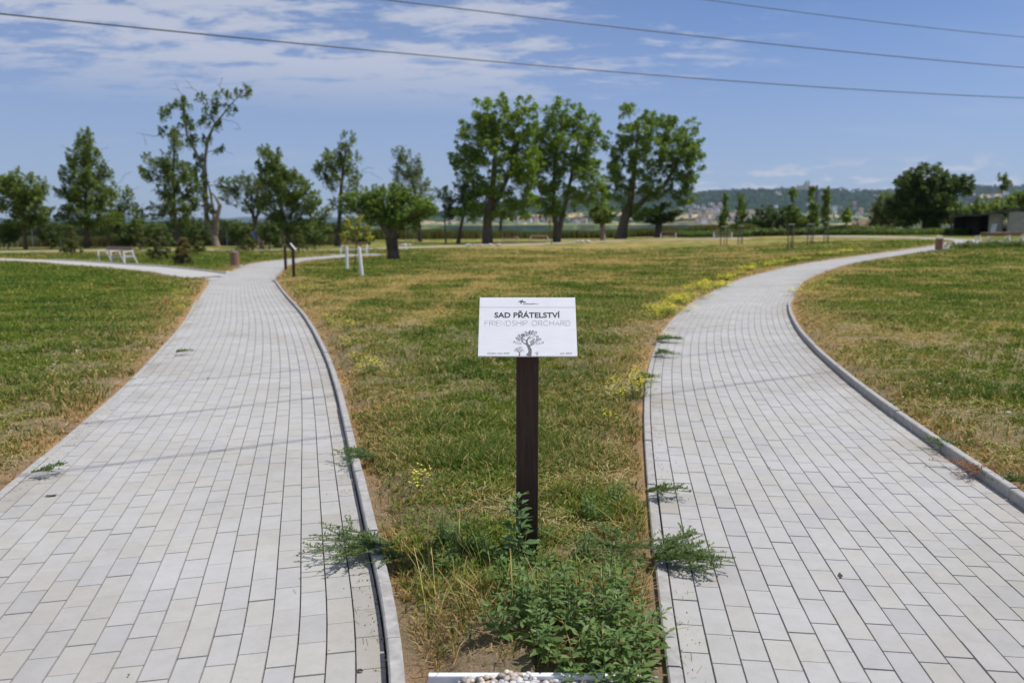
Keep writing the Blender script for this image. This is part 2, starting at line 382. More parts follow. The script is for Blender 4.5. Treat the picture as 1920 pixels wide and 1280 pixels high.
# ---- paths of individual concrete pavers
def paver_path(name, Qc, kerb_right=None, kerb_left=None):
    seg = np.linalg.norm(np.diff(Qc, axis=0), axis=1); S = np.r_[0, np.cumsum(seg)]; NN = normals(Qc)
    def pt(s, tt):
        s = np.clip(s, 0, S[-1]); x = np.interp(s, S, Qc[:, 0]); y = np.interp(s, S, Qc[:, 1])
        nx = np.interp(s, S, NN[:, 0]); ny = np.interp(s, S, NN[:, 1])
        return x + nx * tt, y + ny * tt
    nrow = 19; wrow = 2 * (HW - .03) / nrow; V = []; C = []
    PT = .03
    starts = []; tl = []; ln = []
    for r in range(nrow):
        n = int(S[-1] / .2) - 1
        ph = (r % 2) * .1 + random.uniform(-.035, .035)
        drift = np.cumsum(rng.normal(0, .0012, n))
        s0 = ph + np.arange(n) * .2 + drift
        starts.append(s0); tl.append(np.full(n, -(HW - .03) + r * wrow)); ln.append(np.full(n, .2))
    s0 = np.concatenate(starts); t0 = np.concatenate(tl); s1 = s0 + .2; t1 = t0 + wrow
    gs = .0007; gt = .0014; bv = .0016
    jit = rng.normal(0, .0008, len(s0)); 
    P = []
    for (ds, dt, z) in ((gs, gt, -.014), (gs + bv, gt + bv, 0)):
        for (sa, ta) in ((s0 + ds, t0 + dt), (s0 + ds, t1 - dt), (s1 - ds, t1 - dt), (s1 - ds, t0 + dt)):
            x, y = pt(sa, ta); zz = gz0(x, y) + PT + z + jit
            if z < 0: zz = gz0(x, y) + PT + z
            P.append(np.c_[x, y, zz])
    P = np.stack(P, 1)            # n,8,3
    V = P.reshape(-1, 3); b = np.arange(len(s0))[:, None] * 8
    fq = []
    fq.append(b + np.array([[4, 7, 6, 5]]))
    for k in range(4): fq.append(b + np.array([[k, (k + 4), (k + 1) % 4 + 4, (k + 1) % 4]])[:, ::1])
    Qd = np.vstack(fq)
    n = len(s0)
    base = np.array([.408, .401, .388]); v = rng.normal(1, .014, n)[:, None]
    tint = rng.random(n)[:, None]
    patch = ss(fbm(V[::8, 0] * .9, V[::8, 1] * .9, 91, 2), .45, .75)[:, None]
    col = base * v
    col = np.where(tint > .80 - .25 * patch, col * np.array([1.0, .992, .96]), col)
    col = np.where(tint < .12, col * np.array([.985, .99, 1.01]) * .97, col)
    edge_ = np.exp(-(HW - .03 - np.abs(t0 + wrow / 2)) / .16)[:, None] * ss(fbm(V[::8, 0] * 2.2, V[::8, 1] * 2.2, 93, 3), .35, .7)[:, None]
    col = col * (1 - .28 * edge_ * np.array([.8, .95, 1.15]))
    dirt = ss(fbm(V[::8, 0] * .55 + 7, V[::8, 1] * .8, 97, 4), .52, .75)[:, None]; col = col * (1 - .10 * dirt * np.array([.9, 1, 1.15]))
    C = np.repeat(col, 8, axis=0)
    nv = len(V)
    # bedding sheet under the joints
    sS = np.arange(0, S[-1], .2); e = HW - .03
    xl, yl = pt(sS, np.full_like(sS, -e)); xr, yr = pt(sS, np.full_like(sS, e))
    B = np.vstack([np.c_[xl, yl, gz0(xl, yl) + PT - .011], np.c_[xr, yr, gz0(xr, yr) + PT - .011]]); k = len(sS)
    bq = np.array([[nv + i, nv + k + i, nv + k + i + 1, nv + i + 1] for i in range(k - 1)])
    V = np.vstack([V, B]); C = np.vstack([C, np.tile([.15, .13, .11], (len(B), 1))])
    quads = np.vstack([Qd, bq]); fm = np.r_[np.zeros(len(Qd)), np.ones(len(bq))]
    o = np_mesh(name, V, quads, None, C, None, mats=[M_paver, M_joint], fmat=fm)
    tag(o, kind='structure'); return S, pt
def kerb(pt, S, side, s_from, s_to, h, name='kerb', wd=.05):
    mb_v = []; qd = []
    s = s_from
    e = HW - .026
    while s < s_to:
        s2 = min(s + .996, s_to); hh = h + random.uniform(-.004, .004); jl = random.uniform(-.002, .003)
        ks = np.linspace(s, s2 - .007, 6)
        b = len(mb_v)
        prof = [(e, -.04), (e, hh - .006), (e + .006, hh), (e + wd - .006, hh), (e + wd, hh - .006), (e + wd, -.04)]
        for q in ks:
            for (tt, zz) in prof:
                x, y = pt(np.array([q]), np.array([side * (tt + jl)])); mb_v.append((x[0], y[0], float(gz0(x[0], y[0])) + .03 + zz))
        np_ = len(prof)
        for a in range(len(ks) - 1):
            for k in range(np_ - 1):
                f = (b + a * np_ + k, b + a * np_ + k + 1, b + (a + 1) * np_ + k + 1, b + (a + 1) * np_ + k)
                qd.append(f if side > 0 else f[::-1])
        e1 = [b + k for k in range(np_)]; e2 = [b + (len(ks) - 1) * np_ + k for k in range(np_)]
        qd.append((e1[0], e1[1], e1[4], e1[5])); qd.append((e1[1], e1[2], e1[3], e1[4]))
        qd.append((e2[0], e2[1], e2[4], e2[5])); qd.append((e2[1], e2[2], e2[3], e2[4]))
        s = s + 1.0
    o = np_mesh(name, mb_v, qd, None, None, M_kerb); tag(o, kind='structure'); return o
S1, pt1 = paver_path('path', cl1)
S2, pt2 = paver_path('path', cl2)
def s_at(Qc, S, p):
    d = np.hypot(Qc[:, 0] - p[0], Qc[:, 1] - p[1]); return S[d.argmin()]
sk = s_at(cl1, S1, G(500, 512)); kerb(pt1, S1, 1, .3, sk, .052)
kerb(pt1, S1, 1, sk + .01, S1[-1] - .5, .004)
sj = s_at(cl1, S1, G(385, 565)); kerb(pt1, S1, -1, .3, sj, .002)
sj2 = s_at(cl1, S1, G(440, 500)); kerb(pt1, S1, -1, sj2, S1[-1] - .5, .004)
kerb(pt2, S2, -1, .3, 60, .002)
s0_ = s_at(cl2, S2, G(1440, 568)); kerb(pt2, S2, 1, .3, s0_, .066)
kerb(pt2, S2, 1, s0_ + .01, 60, .003)
def strip(name, Qc, hw, mat, col, lift=.024, kerbs=False, w0=None):
    nn = normals(Qc); k = len(Qc); hwv = np.full(k, hw) if w0 is None else np.interp(np.linspace(0, 1, k), [0, .12, .3, 1], w0)
    Lp = Qc - nn * hwv[:, None]; Rp = Qc + nn * hwv[:, None]
    V = np.vstack([np.c_[Lp, gz0(Lp[:, 0], Lp[:, 1]) + lift], np.c_[Rp, gz0(Rp[:, 0], Rp[:, 1]) + lift]])
    q = np.array([[i, k + i, k + i + 1, i + 1] for i in range(k - 1)])
    # slab sides
    V2 = V - np.array([0, 0, .06]); V = np.vstack([V, V2]); n2 = 2 * k
    q2 = np.array([[i, i + 1, n2 + i + 1, n2 + i] for i in range(k - 1)]); q3 = np.array([[k + i, n2 + k + i, n2 + k + i + 1, k + i + 1] for i in range(k - 1)])
    V = V.astype(float)
    return tag(np_mesh(name, V, np.vstack([q, q2, q3]), None, np.tile(col, (len(V), 1)), mat), kind='structure')
strip('path', br, .95, M_paver, (.425, .415, .40), w0=[2.2, 1.3, .95, .95])
strip('path', far1, .75, M_paver, (.43, .41, .37), lift=.035)
bp = resample([G(*p)[:2] for p in [(610, 480), (660, 478), (709, 477)]], .3); strip('path', bp, 1.1, M_paver, (.425, .415, .40), .042)
bp = resample([G(*p)[:2] for p in [(1770, 456.5), (1800, 457), (1850, 459), (1900, 460)]], .3); strip('path', bp, 1.3, M_paver, (.425, .415, .40), .02)
# raised kerb of the branch path, far side
bn = normals(br); m_ = (br[:, 0] > G(110, 486)[0]) & (br[:, 0] < G(395, 514)[0])
kq = (br + bn * .97)[m_]
mbk = MB(); mbk.tube([(x, y, float(gz0(x, y)) + .05) for x, y in kq[::3]], .04, 4); tag(mbk.build('kerb', M_kerb), kind='structure')

# ---- distant hills
def hill(name, xs, ys, d0, d1, ybase, colf, seed, nt_=60, rough_=1.0, step=6):
    pxs = np.arange(xs[0], xs[-1], step); top = np.interp(pxs, xs, ys)
    V = []; C = []
    T = np.linspace(0, 1.0, nt_)
    PX, TT = np.meshgrid(pxs, T); TOP = np.interp(PX, xs, ys)
    D = d0 + (d1 - d0) * TT
    ypx = ybase + (TOP - ybase) * ss(TT, -.15, 1.0) ** 1.0
    ypx = np.where(TT == 1, TOP, ypx)
    ang = np.arctan((640 - ypx) / F) - TH
    xdir = (PX - 960) / F / (math.cos(TH))
    X = xdir * D; Y = D
    Z = HC + np.tan(ang) * D
    bumps = (fbm(X * .012, Y * .012, seed, 4) - .5) * 26 + (fbm(X * .06, Y * .06, seed + 5, 2) - .5) * 16
    Z = Z + bumps * rough_ * ss(TT, 0, .25); Z[0] = -12
    C = colf(X.ravel(), Y.ravel(), TT.ravel(), PX.ravel(), ypx.ravel())
    # back side slopes down behind the ridge
    Xb = X[-1] * 1.25; Yb = Y[-1] * 1.25; Zb = Z[-1] * .3
    V = np.vstack([np.c_[X.ravel(), Y.ravel(), Z.ravel()], np.c_[Xb, Yb, Zb]]); C = np.vstack([C, C[-len(pxs):]])
    n = len(pxs); i, j = np.meshgrid(np.arange(nt_), np.arange(n - 1), indexing='ij')
    Q = np.c_[(i * n + j).ravel(), (i * n + j + 1).ravel(), ((i + 1) * n + j + 1).ravel(), ((i + 1) * n + j).ravel()]
    o = np_mesh(name, V, Q, None, C, M_hill); tag(o, kind='structure')
    def surf(px, tt):
        fi = tt * (nt_ - 1); i0 = int(min(nt_ - 2, fi)); f = fi - i0; j0 = int(np.clip((px - pxs[0]) / step, 0, n - 2))
        a = np.array([X[i0, j0], Y[i0, j0], Z[i0, j0]]); b = np.array([X[i0 + 1, j0], Y[i0 + 1, j0], Z[i0 + 1, j0]])
        return a + (b - a) * f
    return surf
M_hill, t, p, o = new_mat('hillside')
a = t.nodes.new('ShaderNodeAttribute'); a.attribute_name = 'Col'
n_a = tnoise(t, .035, 5, .7); n_b = tnoise(t, .006, 4, .6)
c = mulc(t, a.outputs['Color'], ramp(t, n_a, [(.35, g3(.5)), (.65, g3(1.5))])); c = mulc(t, c, ramp(t, n_b, [(.35, g3(.7)), (.65, g3(1.25))]))
t.links.new(c, p.inputs['Base Color']); p.inputs['Roughness'].default_value = 1; p.inputs['Specular IOR Level'].default_value = 0
def colf_main(X, Y, T, PX, YP):
    forest = np.tile(np.array([.022, .046, .022]), (len(X), 1)); field = np.array([.42, .33, .17]); meadow = np.array([.13, .17, .06])
    c = forest
    m = ss(fbm(X * .0016, Y * .004, 8, 2), .5, .6) * ss(T, .55, .2)
    c = lerp(c, np.tile(meadow, (len(X), 1)), m * .8)
    f = ((((T > .03) & (T < .055)) | ((T > .11) & (T < .135))) & (fbm(X * .0022, Y * .006, 31, 2) > .40)) | ((T < .35) & (T > .16) & (fbm(X * .003, Y * .009, 57, 2) > .66))
    f = f | ((PX > 1815) & (PX < 1860) & (T > .62) & (T < .68)) | ((PX > 1800) & (T > .42) & (T < .5) & (fbm(X * .003, Y * .002, 9, 1) > .35))
    c = np.where(f[:, None], field * (.85 + .3 * fbm(X * .01, Y * .01, 4, 1))[:, None], c)
    return c
def colf_far(X, Y, T, PX, YP): return np.tile(np.array([.035, .06, .035]), (len(X), 1))
hs1 = hill('hills', [560, 700, 820, 900, 1000, 1100, 1200, 1300, 1400, 1450, 1500, 1560, 1620, 1700, 1800, 1920, 2300, 2800],
           [424, 412, 398, 386, 374, 366, 364, 362, 357, 355, 357, 358, 360, 357, 352, 351, 356, 380], 2600, 5200, 425, colf_main, 3)
hill('hills', [-1500, -600, 0, 300, 640, 800, 1000, 1300, 1700], [404, 408, 411, 409, 408, 409, 402, 400, 410], 9000, 13000, 427, colf_far, 13, 20, 2.0, 20)

# ================================================================== trees
BIGS = 'large walnut trees standing in the middle of the lawn'
def leaves_mesh(centers, rads, n_per, size, col, colvar=.28, flat=.0, warm=.15, elong=1.6, rg=rng, spray=0.0):
    n_per = np.asarray(n_per).astype(int) if hasattr(n_per, '__len__') else np.full(len(centers), int(n_per))
    C = np.repeat(np.asarray(centers), n_per, axis=0); Rd = np.repeat(np.asarray(rads), n_per)
    n = len(C)
    d = rg.normal(0, 1, (n, 3)); d /= np.linalg.norm(d, axis=1)[:, None]; rad = rg.random(n) ** .45
    P = C + d * (rad * Rd)[:, None] * np.array([1, 1, .75])
    if spray:
        cen = np.asarray(centers); od = cen - cen.mean(0) + np.array([0, 0, .35 * np.ptp(cen[:, 2])]); od = od / (np.linalg.norm(od, axis=1)[:, None] + 1e-6) + rg.normal(0, .35, od.shape)
        od /= np.linalg.norm(od, axis=1)[:, None]; O = np.repeat(od, n_per, axis=0); u_ = rg.uniform(-1, 1, n)
        P = C + O * (u_ * Rd * spray)[:, None] + d * (rad * Rd * (.62 - .38 * u_))[:, None] * np.array([1, 1, .8])
    nrm = rg.normal(0, 1, (n, 3)); nrm[:, 2] = np.abs(nrm[:, 2]) + flat; nrm /= np.linalg.norm(nrm, axis=1)[:, None]
    u = np.cross(nrm, rg.normal(0, 1, (n, 3))); u /= np.linalg.norm(u, axis=1)[:, None]; v = np.cross(nrm, u)
    s = size * rg.uniform(.6, 1.35, n)[:, None]
    V = np.stack([P - u * s * elong * .5, P + v * s * .5 - u * s * .1, P + u * s * elong * .5, P - v * s * .5 - u * s * .1], 1).reshape(-1, 3)
    k = rg.normal(1, colvar, n).clip(.4, 1.9)[:, None]; cc = np.asarray(col) * k
    wm = (rg.random(n) < warm)[:, None]; cc = np.where(wm, cc * np.array([1.5, 1.25, .9]), cc)
    return V, np.arange(4 * n).reshape(-1, 4), np.repeat(cc, 4, axis=0)
def grow(trunks, targets, fork_frac=.35, seed=1, tip=.012, jit=.05, power=2.3, zpen=.8, start_idx=None):
    """trunks: list of (pts Nx3, radii N). Connect targets to the skeleton; pipe-model radii."""
    rg = np.random.default_rng(seed)
    nodes = []; par = []; base_r = []
    ok = []
    for pts, rad in trunks:
        attach = -1
        if nodes and len(pts):
            d = [np.linalg.norm(np.array(q) - pts[0]) for q in nodes]; k = int(np.argmin(d))
            if d[k] < rad[0] * 3: attach = k
        for i, (q, r_) in enumerate(zip(pts, rad)):
            nodes.append(np.array(q, float)); par.append(attach if i == 0 else len(nodes) - 2); base_r.append(r_)
            ok.append(i >= fork_frac * (len(pts) - 1))
    ntr = len(nodes)
    root = np.array(trunks[0][0][-1])
    order = np.argsort(np.linalg.norm(targets - root, axis=1))
    for ti in order:
        tg = targets[ti]; A = np.array(nodes); okk = np.array(ok)
        dd = np.linalg.norm(A - tg, axis=1) + zpen * np.clip(A[:, 2] - tg[2] + .2, 0, 99); dd[~okk] = 1e9
        k = int(np.argmin(dd)); p0 = A[k]; dist = np.linalg.norm(tg - p0)
        if dist < 1e-3: continue
        m = max(1, int(dist / .9)); m = min(m, 5)
        pk = k
        mid = rg.normal(0, jit * dist, 3)
        for s in range(1, m + 1):
            f = s / m; q = p0 + (tg - p0) * f + mid * math.sin(f * math.pi) + np.array([0, 0, -.10 * dist * math.sin(f * math.pi)])
            nodes.append(q); par.append(pk); ok.append(True); base_r.append(0); pk = len(nodes) - 1
    n = len(nodes); acc = np.zeros(n); child = [[] for _ in range(n)]
    for i, p_ in enumerate(par):
        if p_ >= 0: child[p_].append(i)
    rad = np.zeros(n)
    for i in range(n - 1, -1, -1):
        s = sum(rad[c_] ** power for c_ in child[i]) if child[i] else tip ** power
        rad[i] = max(tip, s ** (1 / power))
        if i < ntr: rad[i] = max(base_r[i], min(rad[i], base_r[i] * 1.2))
        else: rad[i] = min(rad[i], max(base_r[:ntr]) * .6)
    return np.array(nodes), np.array(par), rad, ntr
def wood_mesh(name, nodes, par, rad, sel, mat, parent, sides=6):
    V = []; Qf = []
    for i in sel:
        p_ = par[i]
        if p_ < 0: continue
        a = Vector(nodes[p_]); b = Vector(nodes[i]); d = b - a
        if d.length < 1e-4: continue
        d.normalize(); a = a - d * rad[i] * .3
        u = d.cross(Vector((.9, .31, .12)) if abs(d.z) > .7 else Vector((0, 0, 1))).normalized(); v = d.cross(u)
        b0 = len(V); ra = min(rad[p_], rad[i] * 1.5)
        for (c_, r_) in ((a, ra), (b, rad[i])):
            for k in range(sides):
                an = 2 * math.pi * k / sides; V.append(tuple(c_ + (u * math.cos(an) + v * math.sin(an)) * r_))
        for k in range(sides): Qf.append((b0 + k, b0 + (k + 1) % sides, b0 + sides + (k + 1) % sides, b0 + sides + k))
    if not V: return None
    return np_mesh(name, V, Qf, None, None, mat, parent, smooth_=True)
def tree(name, label, cat, base, ells, trunk=None, trunk_r=.25, n_cl=90, cl_r=.8, per=45, leaf=.22, col=(.05, .085, .02), bark=None,
         group=None, seed=1, bare=None, warm=.15, shell=.5, depth=.85, dist=None, var=.28, fork=.35, tip=.014, stakes=None, crownname='crown', spray=.9, wide=1.16):
    if group != BIGS and leaf < .3 and name.endswith('tree'): leaf = leaf * .85; per = int(per * 1.3)
    """base px; ells list of (cx,cy,rx,ry) px; trunk: list of polylines [(px,py,width_px)...]"""
    rg = np.random.default_rng(seed)
    B = G(*base) if dist is None else np.array([*AD(base[0], base[1], dist)[:2], float(gz0(AD(base[0], base[1], dist)[0], dist))])
    if dist is not None: B[2] = float(gz0(B[0], B[1]))
    Yd = B[1]; s = (Yd * math.cos(TH) + (HC - B[2]) * math.sin(TH)) / F
    root = empty(name, B, 0, label, cat, group)
    trs = []
    if trunk is None:
        e0 = ells[0]; topy = e0[1]
        trunk = [[(base[0], base[1], trunk_r * 2 / s), ((base[0] + e0[0]) / 2, (base[1] + topy) / 2, trunk_r * 1.5 / s), (e0[0], topy - e0[3] * .3, trunk_r * .5 / s)]]
    for k, pl in enumerate(trunk):
        P = [AD(a_, b_, Yd) for a_, b_, _ in pl]
        if k == 0: P[0][2] = B[2] - .05
        rad = [c_ * s / 2 for *_, c_ in pl]
        # densify
        PP = []; RR_ = []
        for i in range(len(P) - 1):
            for f in (0, .34, .67):
                PP.append(P[i] + (P[i + 1] - P[i]) * f); RR_.append(rad[i] + (rad[i + 1] - rad[i]) * f)
        PP.append(P[-1]); RR_.append(rad[-1])
        if k == 0: RR_[0] *= 1.2
        off = rg.uniform(-.35, .35) * (k > 0)
        PP = [q + np.array([0, off * min(1, i / 4), 0]) - B for i, q in enumerate(PP)]
        trs.append((PP, RR_))
    area = np.array([e[2] * e[3] for e in ells]); area = area / area.sum(); cts = []
    for e, ar in zip(ells, area):
        n = max(3, int(round(n_cl * ar))); c0 = AD(e[0], e[1], Yd) - B; rx = e[2] * s * wide; rz = e[3] * s * (1 + (wide - 1) * .4); ry = depth * (rx + rz) / 2
        d = rg.normal(0, 1, (n, 3)); d /= np.linalg.norm(d, axis=1)[:, None]; q = rg.random(n) ** (1 / 3) * (1 - shell) + shell * rg.random(n) ** .25
        cts.append(c0 + d * q[:, None] * np.array([rx, ry, rz]) * .93)
    cts = np.vstack(cts)
    tg = cts
    if bare: 
        bt = np.array([AD(a_, b_, Yd) - B + np.array([0, rg.uniform(-.5, .5), 0]) for a_, b_ in bare]); tg = np.vstack([cts, bt])
    nodes, par, rad, ntr = grow(trs, tg, fork, seed, tip)
    wood_mesh('trunk', nodes, par, rad, range(ntr), bark or M_bark, root, 9)
    wood_mesh('limbs', nodes, par, rad, range(ntr, len(nodes)), bark or M_bark, root, 5)
    rads = cl_r * rg.uniform(.6, 1.35, len(cts))
    V, Qf, C = leaves_mesh(cts, rads, (per * (rads / cl_r) ** 2).astype(int) + 4, leaf, col, var, .3, warm, rg=rg, spray=spray)
    np_mesh(crownname, V, Qf, None, C, M_leaf, root)
    return root
WAL = (.18, .27, .048); DARK = (.072, .115, .032); GREY = (.15, .195, .08); OLIVE = (.155, .215, .052); BRIGHT = (.22, .30, .05)
tree('walnut_tree', 'large leafy tree left of the three tallest, dark leaning tree at its foot', 'tree', (915, 457),
     [(925, 215, 42, 42), (975, 225, 38, 48), (890, 265, 42, 42), (940, 285, 60, 55), (880, 320, 32, 30), (985, 310, 35, 50), (950, 350, 60, 40), (915, 380, 50, 34), (985, 385, 28, 22), (870, 300, 24, 30), (905, 240, 30, 30), (945, 245, 50, 50), (880, 400, 30, 18), (960, 400, 34, 16)],
     [[(914, 457, 20), (914, 415, 16), (922, 370, 13), (928, 300, 9), (935, 230, 5)], [(918, 400, 11), (935, 370, 9), (958, 320, 7), (975, 250, 4)]], n_cl=500, cl_r=.78, per=72, leaf=.165, col=WAL, seed=11, group=BIGS, spray=.4, wide=1.18)
tree('walnut_tree', 'large leafy tree with a forked double trunk, middle of the three tallest', 'tree', (1045, 454),
     [(1055, 215, 36, 38), (1095, 240, 32, 36), (1010, 290, 22, 50), (1115, 345, 18, 22), (1030, 265, 30, 40), (1070, 290, 45, 40), (1025, 330, 28, 36), (1085, 335, 46, 40), (1050, 375, 50, 32), (1060, 260, 48, 50), (1025, 395, 24, 20), (1008, 330, 20, 60), (1120, 375, 24, 26), (1105, 295, 22, 40)],
     [[(1044, 454, 14), (1042, 420, 10), (1038, 380, 8), (1040, 300, 6), (1055, 215, 3)], [(1045, 448, 11), (1055, 405, 9), (1066, 360, 7), (1085, 260, 4)]], n_cl=480, cl_r=.78, per=70, leaf=.165, col=WAL, seed=12, group=BIGS, spray=.4, wide=1.2)
tree('walnut_tree', 'large leafy tree with two round lobes, right of the three tallest', 'tree', (1165, 448),
     [(1190, 235, 42, 42), (1235, 235, 25, 35), (1280, 265, 40, 55), (1210, 290, 60, 45), (1285, 305, 35, 45), (1170, 325, 32, 45), (1240, 340, 58, 40), (1195, 375, 44, 30), (1225, 270, 60, 50), (1270, 365, 35, 22), (1155, 270, 26, 34), (1150, 350, 26, 34), (1298, 300, 22, 50), (1200, 400, 30, 16)],
     [[(1163, 448, 22), (1170, 415, 17), (1182, 375, 12), (1190, 310, 8), (1198, 230, 4)], [(1176, 405, 13), (1205, 378, 10), (1245, 350, 8), (1280, 290, 5), (1290, 240, 3)]], n_cl=500, cl_r=.95, per=74, leaf=.20, col=tuple(.92 * x for x in WAL), seed=13, group=BIGS, spray=.4, wide=1.18)
tree('leaning_tree', 'small dark leaning tree at the foot of the leftmost large walnut', 'tree', (858, 456),
     [(880, 352, 34, 24), (862, 380, 32, 20), (890, 375, 34, 24)], [[(859, 456, 8), (863, 430, 6), (870, 400, 5), (880, 365, 3)]], n_cl=70, cl_r=.7, per=50, leaf=.18, col=DARK, seed=14)
tree('slender_tree', 'narrow dark tree between the leaning tree and the umbrella tree', 'tree', (836, 452),
     [(832, 365, 14, 14), (836, 395, 16, 18)], None, .1, n_cl=26, cl_r=.6, per=40, leaf=.16, col=DARK, seed=15, dist=92)
tree('background_tree', 'thin dark trunked tree behind the leftmost walnut', 'tree', (938, 447),
     [(940, 385, 22, 28), (948, 400, 15, 18)], [[(937, 447, 8), (939, 425, 6), (940, 400, 4)]], n_cl=36, cl_r=.8, per=40, leaf=.22, col=OLIVE, seed=16)
tree('pollard_tree', 'short round pollard with pale trunk right of the double trunk', 'tree', (1131, 451),
     [(1131, 398, 25, 17), (1130, 412, 17, 9)], [[(1131, 451, 11), (1130, 430, 9), (1130, 412, 8)]], n_cl=60, cl_r=.5, per=60, leaf=.2, col=OLIVE, seed=17, bark=M_bark_pale, fork=.7)
tree('pollard_tree', 'short wide pollard under the right lobe of the large walnut', 'tree', (1236, 445),
     [(1243, 397, 32, 15), (1236, 410, 24, 10)], [[(1234, 446, 16), (1235, 425, 13), (1238, 410, 10)]], n_cl=70, cl_r=.55, per=60, leaf=.22, col=DARK, seed=18, bark=M_bark, fork=.7)
# left group
tree('bushy_tree', 'round bushy tree at the far left edge', 'tree', (48, 466),
     [(42, 350, 42, 28), (20, 375, 35, 30), (60, 390, 32, 32), (40, 415, 30, 15)], None, .16, n_cl=200, cl_r=.55, per=48, leaf=.15, col=OLIVE, seed=21, dist=72)
tree('pear_tree', 'tall pyramid shaped tree left of the bench by the branch path', 'tree', (160, 466),
     [(160, 262, 14, 18), (155, 290, 34, 20), (160, 325, 46, 25), (160, 360, 52, 28), (165, 400, 58, 30)], [[(163, 466, 9), (162, 420, 8), (160, 350, 6), (160, 265, 2)]], n_cl=330, cl_r=.50, per=48, leaf=.14, col=OLIVE, seed=22,
     bare=[(110, 272), (200, 275), (205, 300)])
tree('scrubby_tree', 'low thinning tree with bare twigs right of the pyramid tree', 'tree', (215, 464),
     [(225, 375, 26, 30), (240, 405, 32, 26), (205, 420, 30, 20)], [[(213, 464, 8), (218, 430, 6), (226, 385, 3)]], n_cl=120, cl_r=.5, per=36, leaf=.13, col=OLIVE, seed=23, bare=[(235, 328), (247, 322), (228, 340), (262, 350), (270, 380)])
tree('slender_tree', 'slender leafy tree standing just left of the big half bare tree', 'tree', (332, 463),
     [(330, 262, 12, 20), (318, 300, 22, 18), (290, 320, 30, 18), (335, 325, 26, 25), (310, 350, 24, 25), (335, 385, 35, 28), (300, 395, 24, 16), (340, 420, 30, 16), (285, 300, 16, 10), (350, 350, 22, 22)],
     [[(332, 463, 7), (328, 400, 6), (325, 330, 4), (328, 260, 2)]], n_cl=230, cl_r=.5, per=42, leaf=.14, col=OLIVE, seed=24)
tree('half_bare_tree', 'tallest left tree with twisted pale trunk and half bare crown', 'tree', (405, 462),
     [(345, 195, 14, 14), (340, 215, 12, 10), (375, 180, 9, 10), (415, 185, 14, 14), (435, 178, 10, 10), (460, 170, 12, 14), (320, 200, 12, 9), (305, 215, 12, 9), (350, 235, 16, 16), (395, 200, 12, 10),
      (385, 225, 14, 12), (432, 205, 8, 8), (410, 240, 8, 9), (360, 265, 14, 14), (322, 245, 14, 12), (415, 285, 10, 8), (388, 262, 8, 10), (365, 300, 15, 14), (375, 340, 18, 16), (400, 215, 8, 10), (300, 250, 9, 7), (350, 320, 20, 18), (370, 370, 26, 20), (345, 400, 26, 14), (390, 395, 14, 16), (420, 345, 16, 10)],
     [[(406, 462, 13), (400, 440, 12), (388, 420, 8), (386, 380, 7), (384, 335, 7), (384, 300, 6), (390, 260, 5), (402, 235, 4), (430, 200, 2), (458, 168, 1.2)],
      [(404, 440, 9), (408, 415, 8), (415, 385, 7), (408, 372, 5), (400, 362, 3)],
      [(384, 325, 6), (368, 285, 5), (352, 255, 4), (345, 200, 2)],
      [(404, 425, 8), (400, 395, 6), (396, 365, 4), (390, 340, 2)]],
     n_cl=190, cl_r=.44, per=38, leaf=.16, col=OLIVE, seed=25, bark=M_bark_pale, tip=.02, fork=.35,
     bare=[(338, 170), (332, 158), (345, 165), (350, 150), (322, 168), (413, 162), (412, 148), (417, 146), (407, 158), (286, 255), (270, 252), (258, 249), (436, 228), (446, 232), (452, 243), (438, 242), (275, 272), (428, 286), (437, 289)])
tree('small_grey_tree', 'small grey green tree with leaning trunk right of the half bare tree', 'tree', (482, 461),
     [(462, 345, 24, 18), (485, 360, 26, 26), (470, 385, 30, 16), (500, 340, 16, 16), (432, 365, 16, 22)], [[(484, 461, 9), (480, 425, 7), (474, 400, 6), (458, 375, 4)], [(478, 418, 6), (490, 380, 4), (495, 350, 2)]], n_cl=200, cl_r=.45, per=36, leaf=.12, col=GREY, seed=26)
tree('double_peaked_tree', 'dense tree with two peaks behind the two dark signposts', 'tree', (545, 460),
     [(505, 300, 22, 26), (515, 330, 32, 22), (545, 350, 36, 30), (525, 385, 40, 30), (570, 375, 26, 28), (545, 420, 35, 18)], None, .2, n_cl=380, cl_r=.52, per=46, leaf=.14, col=OLIVE, seed=27, dist=78)
tree('airy_tree', 'airy tree with bare branches reaching right above the staked sapling', 'tree', (634, 462),
     [(650, 268, 16, 22), (625, 300, 30, 18), (655, 305, 26, 22), (610, 320, 20, 18), (640, 340, 34, 26), (640, 385, 26, 20), (655, 420, 24, 16)],
     [[(633, 462, 12), (636, 420, 8), (640, 350, 6), (650, 265, 2)]], n_cl=230, cl_r=.45, per=34, leaf=.13, col=OLIVE, seed=28, bare=[(682, 322), (695, 324), (706, 330), (714, 336), (690, 314), (702, 316), (684, 296), (610, 275)])
tree('pale_tree', 'pale grey green tree behind and right of the umbrella tree', 'tree', (788, 453),
     [(752, 290, 16, 14), (765, 315, 30, 22), (770, 345, 38, 22), (790, 385, 34, 26), (770, 400, 30, 18)], [[(788, 453, 8), (786, 420, 6), (776, 350, 5), (755, 285, 2)]], n_cl=230, cl_r=.62, per=36, leaf=.15, col=GREY, seed=29, bare=[(740, 276), (746, 280), (757, 276), (764, 272)])
